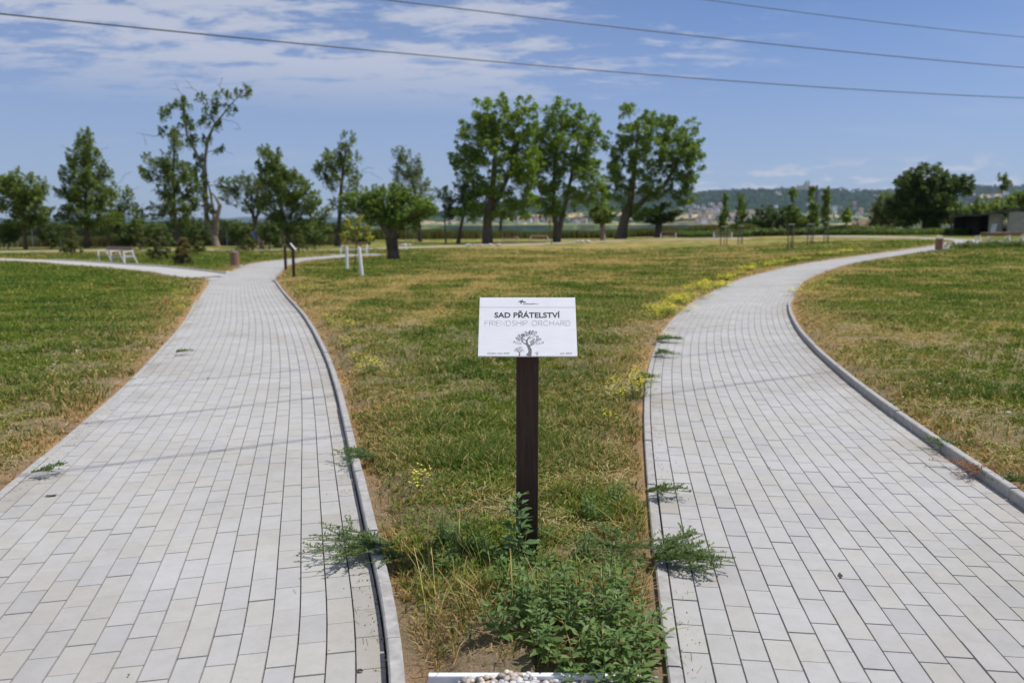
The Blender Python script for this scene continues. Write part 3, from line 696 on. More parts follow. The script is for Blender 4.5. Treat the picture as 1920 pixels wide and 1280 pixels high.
tree('umbrella_tree', 'broad low tree with thick gnarled trunk beside the middle bench', 'tree', (738, 487),
     [(735, 375, 42, 20), (690, 362, 30, 12), (770, 390, 40, 26), (715, 395, 34, 20), (745, 415, 38, 14), (800, 395, 18, 20), (668, 374, 24, 13), (650, 384, 14, 10), (690, 385, 24, 14), (740, 360, 30, 12), (700, 410, 20, 14), (675, 395, 20, 10), (735, 405, 42, 18), (765, 425, 20, 10)],
     [[(738, 487, 26), (737, 470, 22), (735, 455, 20), (733, 440, 19), (738, 418, 13), (745, 392, 7)], [(733, 440, 20), (715, 415, 14), (695, 385, 8), (668, 368, 4)], [(738, 430, 15), (765, 410, 8), (795, 395, 4)], [(736, 425, 15), (722, 395, 9), (715, 372, 4)]],
     n_cl=380, cl_r=.32, per=40, leaf=.10, col=(.165, .25, .055), seed=30, bark=M_bark, fork=.75, warm=.25, dist=None)
tree('small_green_tree', 'small bright tree between the two peaked tree and the airy tree', 'tree', (600, 460),
     [(598, 400, 24, 16), (590, 425, 26, 16)], None, .08, n_cl=60, cl_r=.5, per=36, leaf=.13, col=OLIVE, seed=31, dist=80)
# right
tree('broad_tree', 'big broad dark tree beyond the path near the shed', 'tree', (1738, 428),
     [(1735, 335, 40, 26), (1700, 350, 28, 24), (1770, 345, 30, 24), (1730, 375, 55, 30), (1790, 345, 28, 14), (1810, 350, 14, 18), (1700, 390, 40, 26), (1765, 395, 30, 22), (1720, 415, 34, 14), (1755, 416, 26, 12)],
     [[(1738, 428, 18), (1736, 400, 14), (1735, 340, 6)]], n_cl=340, cl_r=.85, per=56, leaf=.22, col=DARK, seed=41, dist=95, shell=.35, spray=.6)
tree('willow_bush', 'pale round willow left of the broad dark tree', 'tree', (1660, 428),
     [(1660, 385, 24, 26), (1648, 402, 18, 22), (1678, 405, 24, 24), (1660, 418, 26, 12)], None, .15, n_cl=100, cl_r=.6, per=50, leaf=.16, col=GREY, seed=42, dist=100)
for k, (x, y, rx, ry, lab, dd) in enumerate([(1845, 392, 30, 18, 'wide green shrub behind the open end of the shed', 84), (1800, 400, 20, 20, 'tall green shrub between broad tree and shed', 92), (1885, 385, 22, 12, 'low shrub behind the shed roof', 86), (1915, 375, 12, 14, 'shrub at the right edge behind the white wall', 86)]):
    tree('shrub', lab, 'shrub', (x, 428), [(x, y, rx, ry), (x + 4, y + 12, rx * .9, ry)], None, .08, n_cl=50, cl_r=.6, per=40, leaf=.18, col=OLIVE, seed=50 + k, dist=dd)
for k, (x, y, rx, ry, lab) in enumerate([(1440, 412, 26, 22, 'dark dense shrub, left of the pair behind the staked saplings'), (1478, 412, 26, 22, 'dark dense shrub, right of the pair behind the staked saplings'), (1418, 426, 20, 12, 'low shrub left of the dark dense shrubs'), (1512, 424, 18, 12, 'low shrub right of the dark dense shrubs')]):
    tree('shrub', lab, 'shrub', (x, 441), [(x, y, rx, ry), (x, y + 14, rx, ry * .7)], None, .08, n_cl=70, cl_r=.8, per=50, leaf=.22, col=(.075, .12, .04), seed=60 + k, dist=120)

for k, (x, y, rx, ry, lab) in enumerate([(95, 440, 20, 12, 'shrub between the far left tree and the pyramid tree'), (262, 428, 26, 20, 'bushy shrub right of the scrubby tree'), (235, 445, 20, 12, 'low shrub behind the long bench'), (300, 435, 18, 16, 'shrub left of the slender tree'), (370, 432, 20, 16, 'shrub behind the half bare tree'),
        (445, 430, 20, 18, 'shrub between the half bare tree and the small grey tree'), (505, 436, 22, 16, 'dark shrub under the two peaked tree'), (590, 438, 24, 14, 'shrub between the two peaked tree and the airy tree'), (675, 440, 22, 12, 'shrub right of the airy tree'), (15, 435, 18, 14, 'shrub at the far left edge')]):
    tree('shrub', lab, 'shrub', (x, 462), [(x, y, rx, ry), (x + 3, y + 10, rx * .9, ry * .7)], None, .05, n_cl=50, cl_r=.45, per=38, leaf=.12, col=(.10, .15, .045) if k % 2 else (.075, .115, .035), seed=150 + k, dist=72)
# ---- young pines on the left
def pine(label, bx, by, top, wd, seed, col):
    B = G(bx, by); s = (B[1]) / F; h = (by - top) * s; rw = wd * s / 2; rg = np.random.default_rng(seed)
    root = empty('young_pine', B, 0, label, 'pine', 'young pines by the branch path')
    mb = MB(); mb.tube([(0, 0, -.05), (0.02, 0, h * .5), (0, 0, h * .97)], [.05, .035, .01], 6); mb.build('trunk', M_bark, root)
    n = 70; zz = rg.random(n) ** 1.2; an = rg.random(n) * 6.28; rad = rw * (1 - zz * .85) * rg.uniform(.35, 1.05, n)
    cts = np.c_[np.cos(an) * rad, np.sin(an) * rad, h * (.12 + .84 * zz)]
    mb = MB()
    for q in cts: mb.tube([(0, 0, max(.05, q[2] - .12)), tuple(q)], [.014, .006], 4, False)
    mb.build('limbs', M_bark, root)
    V, Qf, C = leaves_mesh(cts, np.full(n, .17 * max(rw, .6)), 60, .035, col, .25, .2, .25, elong=5, rg=rg)
    np_mesh('crown', V, Qf, None, C, M_leaf, root)
for k, (lab, *a_) in enumerate([('lone young pine left of the long bench', 135, 478, 422, 42), ('tall young pine, left of the cluster right of the bench', 300, 490, 425, 50), ('short brownish young pine in front of the cluster', 346, 498, 446, 42),
        ('young pine at the back right of the cluster', 370, 477, 430, 34), ('round low pine just right of the near left bin', 466, 474, 424, 40), ('young pine behind the two dark signposts', 560, 472, 425, 34), ('young pine behind the long bench', 262, 470, 420, 34), ('tiny pine left of the signposts', 520, 466, 440, 16)]):
    pine(lab, *a_, 70 + k, (.13, .155, .055) if k != 2 else (.17, .15, .065))

# ---- thickets and crop band (uncountable)
def thicket(name, label, pts, h, depth, n, leaf, col, cat, seed, elong=1.6, upright=False):
    """pts: px list (px,py_base); distance taken at the ground"""
    rg = np.random.default_rng(seed)
    P = np.array([G(*q) for q in pts]); cum = np.r_[0, np.cumsum(np.linalg.norm(np.diff(P[:, :2], axis=0), axis=1))]
    s = rg.random(n) * cum[-1]; x = np.interp(s, cum, P[:, 0]); y = np.interp(s, cum, P[:, 1]) + rg.random(n) * depth
    hh = h * (.55 + .75 * fbm(x * .35, y * .35, seed, 3)); z = gz0(x, y) + hh * rg.random(n) ** .7
    if upright:
        zb = gz0(x, y); wv = leaf * rg.uniform(.6, 1.4, n); an = rg.random(n) * 6.28; ln_ = rg.normal(0, .12, (n, 2)) * hh[:, None]
        a0 = np.c_[x - np.cos(an) * wv, y - np.sin(an) * wv, zb]; a1 = np.c_[x + np.cos(an) * wv, y + np.sin(an) * wv, zb]; a2 = np.c_[x + ln_[:, 0], y + ln_[:, 1], zb + hh]
        V = np.stack([a0, a1, a2], 1).reshape(-1, 3); k = rg.normal(1, .25, n).clip(.5, 1.6)[:, None]
        cc = np.where(rg.random(n)[:, None] < .3, np.array([.16, .12, .05]), np.asarray(col)) * k
        o = np_mesh(name, V, None, np.arange(3 * n).reshape(-1, 3), np.repeat(cc, 3, axis=0), M_leaf)
    else:
        V, Qf, C = leaves_mesh(np.c_[x, y, z], np.full(n, leaf), 1, leaf, col, .35, .2, .15, elong, rg=rg)
        o = np_mesh(name, V, Qf, None, C, M_leaf)
    return tag(o, label, cat, None, 'stuff')
thicket('undergrowth', 'dark dense undergrowth behind the wire fence on the left', [(-300, 458), (0, 458), (300, 457), (640, 456)], 2.3, 8, 90000, .16, (.062, .090, .032), 'undergrowth', 101)
thicket('undergrowth', 'tall weeds along the fence foot on the left', [(-300, 464), (0, 464), (300, 462), (640, 460)], 1.1, 3, 26000, .05, (.17, .18, .07), 'weeds', 102, upright=True)
thicket('reed_field', 'band of tall green crop beyond the walnut trees', [(560, 452), (800, 449), (1000, 446), (1200, 443), (1340, 441), (1420, 440)], 1.5, 14, 60000, .13, (.14, .17, .055), 'crop', 103, upright=True)
thicket('undergrowth', 'low green shrubs beyond the path in front of the hill town', [(1280, 445), (1400, 444), (1560, 441), (1680, 439)], .8, 10, 22000, .2, (.10, .135, .045), 'undergrowth', 104)
thicket('undergrowth', 'tall dark green weeds in front of the shed and the broad tree', [(1560, 442), (1700, 442), (1800, 441), (1960, 441)], .55, 8, 36000, .12, (.10, .15, .04), 'weeds', 105)  # dark green is the weeds' own leaf colour
def hedge_plants(pts, n, label0, grp, h=.55, seed=5, col=(.07, .12, .035)):
    P = resample([G(*q)[:2] for q in pts], .1); rg = np.random.default_rng(seed)
    idx = np.linspace(0, len(P) - 1, n).astype(int); first = None
    for k, i_ in enumerate(idx):
        x, y = P[i_]
        if first is None:
            cts = rg.normal(0, 1, (26, 3)) * np.array([.22, .22, .12]) + np.array([0, 0, h * .5])
            V, Qf, C = leaves_mesh(cts, np.full(26, .16), 22, .06, col, .3, .2, .2, rg=rg)
            first = np_mesh('low_shrub', V, Qf, None, C, M_leaf); o = first
        else:
            o = first.copy(); COL.objects.link(o)
        o.location = (x, y, float(gz0(x, y)) + .02); o.rotation_euler = (0, 0, rg.random() * 6.28); sc_ = rg.uniform(.8, 1.3); o.scale = (sc_, sc_, sc_)
        tag(o, label0, 'shrub', grp)
hedge_plants([(1280, 446.2), (1340, 445.8), (1400, 445.4)], 12, 'small shrub in the planted row behind the distant light path', 'small shrubs in a row behind the distant light path', .8, 6, (.12, .19, .06))
hedge_plants([(1790, 467), (1830, 466), (1870, 465), (1925, 465)], 13, 'low shrub in the bed in front of the right hand benches', 'low shrubs in the bed in front of the right hand benches', .22, 8, (.12, .18, .06))

# ================================================================== built things
M_white = simple('white_paint', (.78, .79, .80), .4, 20, .04, .4)
M_brownwood = simple('brown_plank', (.27, .16, .105), .6, 6, .3, .3, sc3=(1, 1, 8))
M_postwood, t, p, o = new_mat('dark_stained_wood')
cc_ = t.nodes.new('ShaderNodeTexCoord'); n_a = tnoise(t, 30, 6, .65, cc_.outputs['Object'], (3, 3, .18)); n_b = tnoise(t, 4, 3, .5, cc_.outputs['Object'])
c = ramp(t, n_a, [(.28, (.020, .010, .007)), (.72, (.075, .038, .024))]); c = mulc(t, c, ramp(t, n_b, [(.3, g3(.8)), (.7, g3(1.25))]))
t.links.new(c, p.inputs['Base Color']); p.inputs['Roughness'].default_value = .55; p.inputs['Specular IOR Level'].default_value = .35; bump(t, p, n_a, .5, .002)
M_steel = simple('galvanised_steel', (.32, .33, .34), .5, 12, .1, .4, .6)
M_stake = simple('stake_wood', (.13, .105, .085), .85, 8, .25, .2, sc3=(2, 2, .3))
M_slab = simple('concrete_slab', (.42, .41, .39), .9, 12, .12)
# ---- benches
def make_bench(L_=2.0, frames=2):
    root = empty('park_bench', (0, 0, 0))
    xs = np.linspace(-L_ / 2, L_ / 2, frames)
    for x in xs:
        mb = MB(); w_ = .055
        mb.bar((x, -.27, 0), (x, -.30, .62), w_); mb.bar((x, -.32, .62), (x, .20, .66), w_); mb.bar((x, .36, 0), (x, .10, .66), w_); mb.bar((x, -.285, .40), (x, .20, .385), w_ * .8)
        mb.bar((x, .10, .66), (x, .03 + .1, .70), w_ * .8)
        mb.build('side_frame', M_white, root, .004)
    for a, b in zip(xs[:-1], xs[1:]):
        mb = MB()
        for k in range(4): mb.box(((a + b) / 2, -.22 + k * .115, .42), (b - a - .05, .095, .035))
        mb.build('seat', M_brownwood, root, .004)
        mb = MB(); rt = Vector((0, 0, 1)).rotation_difference(Vector((0, .32, 1)).normalized()).to_matrix()
        for k in range(2): mb.box(((a + b) / 2, .12 + k * .035, .715 + k * .105), (b - a - .02, .035, .098), rt)
        mb.build('backrest', M_brownwood, root, .004)
    mb = MB(); mb.bar((xs[0], .24, .28), (xs[-1], .24, .28), .045); mb.build('cross_rail', M_white, root)
    return root
def place(o, px, py, rz, label, grp=None, sc_=1, lift=.03):
    g_ = G(px, py); o.location = (g_[0], g_[1], g_[2] + lift); o.rotation_euler = (0, 0, rz); o.scale = (sc_,) * 3
    return tag(o, label, 'bench', grp)
BG_ = 'benches with white frames and brown planks'
b0 = make_bench(2.0)
blong = make_bench(3.4, 3)
place(blong, 220, 494, R(-43), 'long three framed bench on the branch path at the left', BG_, 1.0, .02)
place(b0, 665, 476, R(178), 'bench behind the two white wrapped stakes', BG_, 1.0, .045)
place(copy_tree(b0), 1861, 462, R(184), 'nearer of the two benches at the right edge', BG_, 1.05)
place(copy_tree(b0), 1884, 459.5, R(160), 'farther of the two benches at the right edge', BG_, 1.05)
place(copy_tree(b0), 1355, 447.2, R(175), 'small looking bench left of the left pair of sapling stakes on the distant path', BG_, 1.0)
place(copy_tree(b0), 1253, 446.6, R(175), 'pale distant bench right of the wide pollard', BG_, 1.0)
place(copy_tree(b0), 1011, 455.5, R(5), 'distant bench left of the double trunk in the shade', BG_, 1.0)
place(copy_tree(b0), 957, 456.5, R(5), 'distant bench right of the leftmost walnut trunk', BG_, .9)
place(copy_tree(b0), 748, 470, R(250), 'distant bench peeping out right of the umbrella tree trunk', BG_, .9)
# ---- litter bins
def make_bin():
    root = empty('litter_bin', (0, 0, 0))
    mb = MB(); n = 20; r = .20
    for k in range(n):
        a = 2 * math.pi * k / n; q = Vector((0, 0, 1)); from_ = Vector((math.cos(a), math.sin(a), 0))
        m = from_.to_track_quat('X', 'Z').to_matrix(); mb.box((math.cos(a) * r, math.sin(a) * r, .385), (.022, .056, .66), m)
    mb.build('slat_shell', M_brownwood, root)
    mb = MB(); mb.tube([(0, 0, .06), (0, 0, .69)], .18, 16); mb.build('liner', simple('dark_liner', (.03, .03, .03), .6), root)
    mb = MB(); ring = [(math.cos(a) * .2, math.sin(a) * .2, .725) for a in np.linspace(0, 2 * math.pi, 25)]; mb.tube(ring, .012, 6)
    for sx in (-.2, .2): mb.tube([(sx, 0, .70), (sx, 0, .84)], .014, 6)
    mb.tube([(-.205, 0, .84), (.205, 0, .84)], .014, 6); mb.build('hoop', M_steel, root)
    mb = MB(); mb.box((-.06, 0, .015), (.8, .6, .05)); mb.build('base_slab', M_slab, root, .005)
    return root
bn_ = make_bin()
BI = 'round litter bins clad in brown slats'
def place_bin(o, px, py, lab, s_=1):
    g_ = G(px, py); o.location = (g_[0], g_[1], g_[2] + .035); o.scale = (s_,) * 3; tag(o, lab, 'litter bin', BI)
place_bin(bn_, 441, 500.5, 'brown slatted bin at the fork of the left path', .92)
place_bin(copy_tree(bn_), 1760, 471.5, 'brown slatted bin on the right path before the benches', 1.0)
place_bin(copy_tree(bn_), 491, 468, 'small looking far bin on the distant path beside the low pine')
# ---- signs
M_board, t, p, o = new_mat('white_board')
cc_ = t.nodes.new('ShaderNodeTexCoord'); n_a = tnoise(t, 9, 4, .6, cc_.outputs['Object'], (1, 3, 1)); n_b = tnoise(t, 120, 2, .5, cc_.outputs['Object'])
c = ramp(t, n_a, [(.3, (.70, .705, .72)), (.7, (.76, .765, .78))]); c = mulc(t, c, ramp(t, n_b, [(.30, g3(.93)), (.42, g3(1.0))]))
t.links.new(c, p.inputs['Base Color']); p.inputs['Roughness'].default_value = .38
M_ink = simple('dark_print', (.035, .035, .04), .5, 40, .2); M_ink2 = simple('grey_print', (.14, .14, .15), .5, 40, .1); M_thin = simple('fine_grey_print', (.19, .19, .20), .5, 40, .1)
BW, BH, TILT = .42, .297, R(52)
def make_sign(faces=True):
    root = empty('info_sign', (0, 0, 0))
    # post: origin at ground under post centre ; board plane passes in front
    c38 = 1 / math.tan(R(38))
    zb = lambda y: .95 + (y + .11) * c38 - .012
    mb = MB(); a = .0485; y0, y1 = -.05, .045
    mb.poly([(-a, y0, -.3), (a, y0, -.3), (a, y1, -.3), (-a, y1, -.3), (-a, y0, zb(y0)), (a, y0, zb(y0)), (a, y1, zb(y1)), (-a, y1, zb(y1))],
            [(0, 3, 2, 1), (4, 5, 6, 7), (0, 1, 5, 4), (1, 2, 6, 5), (2, 3, 7, 6), (3, 0, 4, 7)])
    mb.build('post', M_postwood, root, .004)
    fr = bpy.data.objects.new('board', None)
    mb = MB(); mb.box((0, 0, -.004), (BW, BH, .008)); bd = mb.build('board', M_board, root, .0015)
    bd.location = (0, -.11 + .5 * BH * math.sin(R(38)), .95 + .5 * BH * math.cos(R(38))); bd.rotation_euler = (TILT, 0, 0)
    bpy.data.objects.remove(fr)
    mb = MB(); mb.box((0, 0, -.018), (.16, .18, .018)); mt = mb.build('mounting_plate', M_steel, root, .002); mt.location = bd.location; mt.rotation_euler = bd.rotation_euler
    return root, bd
sroot, board = make_sign()
sroot.location = (.067, 3.43, .02); sroot.rotation_euler = (0, 0, R(-.6))
tag(sroot, 'white tilted name board on a dark square post between the two paths', 'sign', 'name boards on dark posts')
def fxy(fx, fy): return ((fx - .5) * BW, (.5 - fy) * BH)
ZT = .0007
def flat_from_lines(name, lines, mat, parent, z=ZT):
    """lines: list of (pts, widths) in board metres -> thin ribbons 0.4 mm thick"""
    V = []; Qf = []
    for pts, ws in lines:
        pts = np.array(pts, float); ws = np.full(len(pts), ws) if np.isscalar(ws) else np.array(ws)
        T_ = np.gradient(pts, axis=0); T_ /= (np.linalg.norm(T_, axis=1)[:, None] + 1e-9); nn = np.c_[-T_[:, 1], T_[:, 0]]
        a_ = pts + nn * ws[:, None] / 2; b_ = pts - nn * ws[:, None] / 2; b0 = len(V)
        for p_, q_ in zip(a_, b_): V.append((*p_, z)); V.append((*q_, z))
        for i in range(len(pts) - 1): k = b0 + 2 * i; Qf.append((k, k + 1, k + 3, k + 2))
    return np_mesh(name, V, Qf, None, None, mat, parent)
def leaf_shape(V, Fc, cx, cy, ang, ln_, wd, z=ZT):
    b0 = len(V); n = 8; ca, sa = math.cos(ang), math.sin(ang)
    for k in range(n):
        a_ = 2 * math.pi * k / n; u = (math.cos(a_) * .5 + .5) * ln_; v = math.sin(a_) * .5 * wd
        V.append((cx + ca * u - sa * v, cy + sa * u + ca * v, z))
    Fc.append(tuple(range(b0, b0 + n)))
def text_obj(txt, name, mat, parent, cx, cy, width, height, bold=0.0, align='CENTER', z=ZT):
    cu = bpy.data.curves.new(name, 'FONT'); cu.body = txt; cu.size = 1; cu.align_x = align; cu.offset = bold; cu.resolution_u = 3
    o = bpy.data.objects.new(name, cu); COL.objects.link(o); bpy.context.view_layer.update()
    dg = bpy.context.evaluated_depsgraph_get(); me = bpy.data.meshes.new_from_object(o.evaluated_get(dg))
    bpy.data.objects.remove(o)
    co = np.empty(len(me.vertices) * 3); me.vertices.foreach_get('co', co); co = co.reshape(-1, 3)
    x0, x1 = co[:, 0].min(), co[:, 0].max(); cap = .70
    sx = width / (x1 - x0); sy = height / cap
    co[:, 0] = (co[:, 0] - (x0 + x1) / 2) * sx + cx; co[:, 1] = co[:, 1] * sy + cy; co[:, 2] = z
    me.vertices.foreach_set('co', co.ravel()); me.update(); me.materials.clear(); me.materials.append(mat)
    o = bpy.data.objects.new(name, me); COL.objects.link(o); o.parent = parent; return o
x_, y_ = fxy(.5, .355); text_obj('SAD PŘÁTELSTVÍ', 'title_text', M_ink, board, x_ - .001, y_, .285, .0262, .022)
x_, y_ = fxy(.115, .965); text_obj('založen roku 2024', 'small_text', M_ink2, board, (.225 + .04 - .5) * BW + .0 - .025, y_, .094, .0078)
x_, y_ = fxy(.115, .965); text_obj('est. 2024', 'small_text', M_ink2, board, (.885 - .5) * BW + .001, y_, .049, .0078)
x_, y_ = fxy(.5, .125); text_obj('Olomoucký', 'logo_text', M_ink, board, (.515 - .5) * BW, y_, .052, .0072, .012)
text_obj('kraj', 'logo_text', M_thin, board, (.597 - .5) * BW, y_, .014, .0072)
flat_from_lines('rule_line', [([(-BW / 2 + .002, fxy(0, .177)[1]), (BW / 2 - .002, fxy(0, .177)[1])], .0010)], M_ink2, board)
# thin capitals drawn as strokes
def arc(cx, cy, rx, ry, a0, a1, n=14): return [(cx + rx * math.cos(R(a_)), cy + ry * math.sin(R(a_))) for a_ in np.linspace(a0, a1, n)]
GL = {'F': (.62, [[(0, 0), (0, 1), (.6, 1)], [(0, .52), (.52, .52)]]), 'R': (.7, [[(0, 0), (0, 1), (.38, 1)] + arc(.38, .74, .26, .26, 90, -90, 10) + [(0, .48)], [(.38, .48), (.66, 0)]]),
      'I': (.06, [[(0.03, 0), (0.03, 1)]]), 'E': (.6, [[(.6, 0), (0, 0), (0, 1), (.6, 1)], [(0, .52), (.55, .52)]]), 'N': (.76, [[(0, 0), (0, 1), (.76, 0), (.76, 1)]]),
      'D': (.76, [[(0, 0), (0, 1), (.28, 1)] + arc(.28, .5, .47, .5, 90, -90, 16) + [(0, 0)]]), 'S': (.66, [arc(.33, .745, .28, .255, 30, 250, 14) + arc(.33, .25, .31, .25, 75, -150, 16)]),
      'H': (.74, [[(0, 0), (0, 1)], [(.74, 0), (.74, 1)], [(0, .52), (.74, .52)]]), 'P': (.64, [[(0, 0), (0, 1), (.36, 1)] + arc(.36, .72, .28, .28, 90, -90, 10) + [(0, .44)]]),
      'O': (.94, [arc(.47, .5, .47, .5, 0, 360, 28)]), 'C': (.88, [arc(.47, .5, .47, .5, 40, 320, 24)]), 'A': (.8, [[(0, 0), (.4, 1), (.8, 0)], [(.14, .36), (.66, .36)]]), ' ': (.35, [])}
tot = 0; pen = []
for ch in 'FRIENDSHIP ORCHARD': pen.append(tot); tot += GL[ch][0] + .24
tot -= .24; lines = []
W_, Hh = .368, .0255; x0_ = -W_ / 2; yb = fxy(0, .492)[1]
for ch, p0 in zip('FRIENDSHIP ORCHARD', pen):
    for st in GL[ch][1]: lines.append(([(x0_ + (p0 + a_) * W_ / tot, yb + b_ * Hh) for a_, b_ in st], .00125))
flat_from_lines('subtitle_text', lines, M_thin, board)
# emblem: small star of leaves
V = []; Fc = []; ex, ey = (.435 - .5) * BW, fxy(0, .075)[1]
for ang, ln_, wd in ((20, .010, .003), (-8, .022, .0045), (55, .013, .0035), (110, .006, .002), (140, .009, .003), (185, .014, .0032), (265, .0125, .0058)): leaf_shape(V, Fc, ex, ey, R(ang), ln_, wd)
me = bpy.data.meshes.new('emblem'); me.from_pydata(V, [], Fc); me.materials.append(M_ink); o = bpy.data.objects.new('emblem', me); COL.objects.link(o); o.parent = board
# tree drawing
def branchlet(V, Fc, pts, n, ln_, spread=50, w0=1.0):
    pts = np.array(pts); cum = np.r_[0, np.cumsum(np.hypot(*np.diff(pts, axis=0).T))]
    for k in range(n):
        s_ = cum[-1] * (.15 + .85 * k / (n - 1)); x = np.interp(s_, cum, pts[:, 0]); y = np.interp(s_, cum, pts[:, 1])
        x2 = np.interp(s_ + .0005, cum, pts[:, 0]); y2 = np.interp(s_ + .0005, cum, pts[:, 1])
        a_ = math.atan2(y2 - y, x2 - x) if s_ < cum[-1] - .0006 else math.atan2(pts[-1, 1] - pts[-2, 1], pts[-1, 0] - pts[-2, 0])
        for sg in (-1, 1): leaf_shape(V, Fc, x + math.cos(a_ + sg * 1.2) * .001, y + math.sin(a_ + sg * 1.2) * .001, a_ + sg * R(spread), ln_, ln_ * .42)
    leaf_shape(V, Fc, pts[-1, 0], pts[-1, 1], a_, ln_, ln_ * .42)
def draw_tree(cx, yb_, S_, mat_t, mat_l, tag_):
    # unit design in a box 400 wide x 395 high (photo crop pixels), origin bottom centre at x=965
    def U(x, y): return (cx + (x - 965) * S_, yb_ + (995 - y) * S_)
    ln = []
    ln.append(([U(*q) for q in [(965, 995), (985, 950), (988, 900), (968, 850), (945, 800), (942, 760), (958, 722), (980, 695), (995, 665)]], np.array([80, 50, 44, 38, 28, 24, 16, 12, 8]) * S_))
    ln.append(([U(*q) for q in [(965, 838), (1010, 822), (1050, 795), (1075, 755)]], np.array([16, 15, 12, 7]) * S_))
    ln.append(([U(*q) for q in [(945, 815), (905, 795), (880, 770), (862, 740)]], np.array([14, 13, 10, 7]) * S_))
    ln.append(([U(*q) for q in [(942, 762), (920, 745), (905, 720)]], np.array([11, 9, 6]) * S_)); ln.append(([U(*q) for q in [(962, 722), (1000, 712), (1030, 695)]], np.array([10, 8, 5]) * S_))
    flat_from_lines('tree_drawing', ln, mat_t, board)
    V = []; Fc = []
    for pts in [[(885, 800), (840, 800), (800, 790), (775, 775)], [(862, 740), (838, 720), (830, 690), (835, 670)], [(862, 755), (825, 745), (805, 715)], [(905, 720), (890, 690), (885, 655)], [(920, 700), (925, 660), (930, 620)],
                [(940, 690), (960, 650), (970, 630)], [(995, 665), (995, 630), (990, 605)], [(1000, 665), (1025, 635), (1030, 605)], [(1030, 695), (1055, 665), (1070, 620)], [(1075, 755), (1095, 720), (1090, 690)],
                [(1060, 775), (1100, 745), (1125, 730)], [(1050, 800), (1100, 805), (1160, 785)], [(975, 780), (1010, 760), (1040, 735)], [(985, 805), (1010, 790), (1030, 770)], [(870, 700), (860, 680), (895, 660)], [(905, 760), (880, 740), (875, 715)]]:
        branchlet(V, Fc, [U(*q) for q in pts], 5, 17 * S_)
    me = bpy.data.meshes.new('leaf_drawing'); me.from_pydata(V, [], Fc); me.materials.append(mat_l); o = bpy.data.objects.new('leaf_drawing', me); COL.objects.link(o); o.parent = board
SU = BW / 1385
draw_tree((965 - 953) * SU, -BH / 2 + .0015, SU * 1.02, M_ink2, M_ink, '')
draw_tree((835 - 953) * SU, -BH / 2 + .0015, SU * .36, M_ink2, M_ink2, '')
draw_tree((1083 - 953) * SU, -BH / 2 + .0015, SU * .16, M_ink2, M_ink2, '')
# two more signs seen from the side further along the left path
s2_, _ = make_sign()
for q, (px, py, rz, lab, s_) in enumerate([(551, 521, R(100), 'nearer of the two dark signposts along the left path, pale board edge on', 1.0), (536, 507, R(250), 'farther of the two dark signposts along the left path', .95)]):
    o = s2_ if q == 0 else copy_tree(s2_); g_ = G(px, py); o.location = (g_[0], g_[1], g_[2] + .02); o.rotation_euler = (0, 0, rz); o.scale = (s_,) * 3
    tag(o, lab, 'sign', 'name boards on dark posts')
    if q == 1:
        for ch in list(o.children):
            if ch.name.startswith('board') or ch.name.startswith('mounting'): ch.scale = (.5, .5, .6)
# ---- staked saplings
def stake_frame(px, py, h, wpx, label, mat=None, bar_white=True, n=2, thick=.085, grp='paired stakes round the saplings', bend=None):
    g_ = G(px, py); s = g_[1] / F; root = empty('tree_stakes', g_, 0, label, 'stakes', grp)
    ww = wpx * s
    xs = np.linspace(-ww / 2, ww / 2, n)
    for k, x in enumerate(xs):
        mb = MB(); mb.tube([(x, .12 * (k % 2), -.1), (x + random.uniform(-.02, .02), .12 * (k % 2), h)], [thick / 2, thick / 2 * .9], 8); mb.build('stake', mat or M_stake, root)
    mb = MB(); mb.box((0, 0, h - .03), (ww + .1, .03, .06)); mb.build('crossbar', M_white if bar_white else (mat or M_stake), root)
    return g_
def sapling(label, px, py, ells, h_top=None, col=OLIVE, leaf=.09, per=26, cl=.25, n=40, seed=1, tr=.03, grp=None, bare=None, warm=.2, var=.3):
    top = min(e[1] - e[3] for e in ells)
    x1 = ells[0][0]
    return tree('sapling', label, 'sapling', (px, py), ells, [[(px, py, tr * 2 * F / G(px, py)[1]), ((px + x1) / 2, (py + top) / 2, tr * 1.5 * F / G(px, py)[1]), (x1, top + 2, tr * .5 * F / G(px, py)[1])]], n_cl=n, cl_r=cl, per=per, leaf=leaf, col=col, seed=seed, fork=.3, tip=.006, group=grp, bare=bare, warm=warm, var=var)
SG = 'young trees planted with stakes on the right lawn'
sp = [ (1357, 460, 12, [(1358, 405, 8, 22), (1360, 375, 4, 14), (1356, 425, 7, 10)], 'thin sapling, first from the left of the staked row'),
       (1388, 459, 9, [(1388, 395, 12, 18), (1389, 370, 7, 12), (1385, 415, 9, 10), (1398, 398, 5, 8)], 'sapling, second from the left of the staked row'),
       (1482, 468, 10, [(1487, 395, 9, 14), (1484, 408, 12, 12), (1495, 414, 8, 12), (1488, 368, 6, 16), (1482, 425, 8, 8)], 'fuller sapling in the nearest stakes of the row'),
       (1519, 460, 11, [(1523, 362, 5, 15), (1525, 392, 9, 14), (1523, 412, 10, 14)], 'tall narrow sapling, fourth from the left of the staked row'),
       (1549, 455, 9, [(1548, 366, 6, 14), (1549, 395, 9, 15), (1547, 412, 8, 10)], 'sapling at the right end of the staked row')]
for k, (px, py, wpx, el, lab) in enumerate(sp):
    sapling(lab, px + 1, py - 1, el, seed=200 + k, grp=SG, leaf=.12, cl=.28, per=40, n=40, col=(.13, .19, .045))
    d_ = G(px, py)[1]; stake_frame(px, py, 1.75 if k != 2 else 1.9, wpx, 'dark stakes with pale crossbar round the ' + ['thin sapling', 'second sapling', 'fuller sapling', 'tall narrow sapling', 'last sapling'][k] + ' ' + ['at the left end', 'beside it', 'nearest of all', 'before the last', 'at the right end'][k])
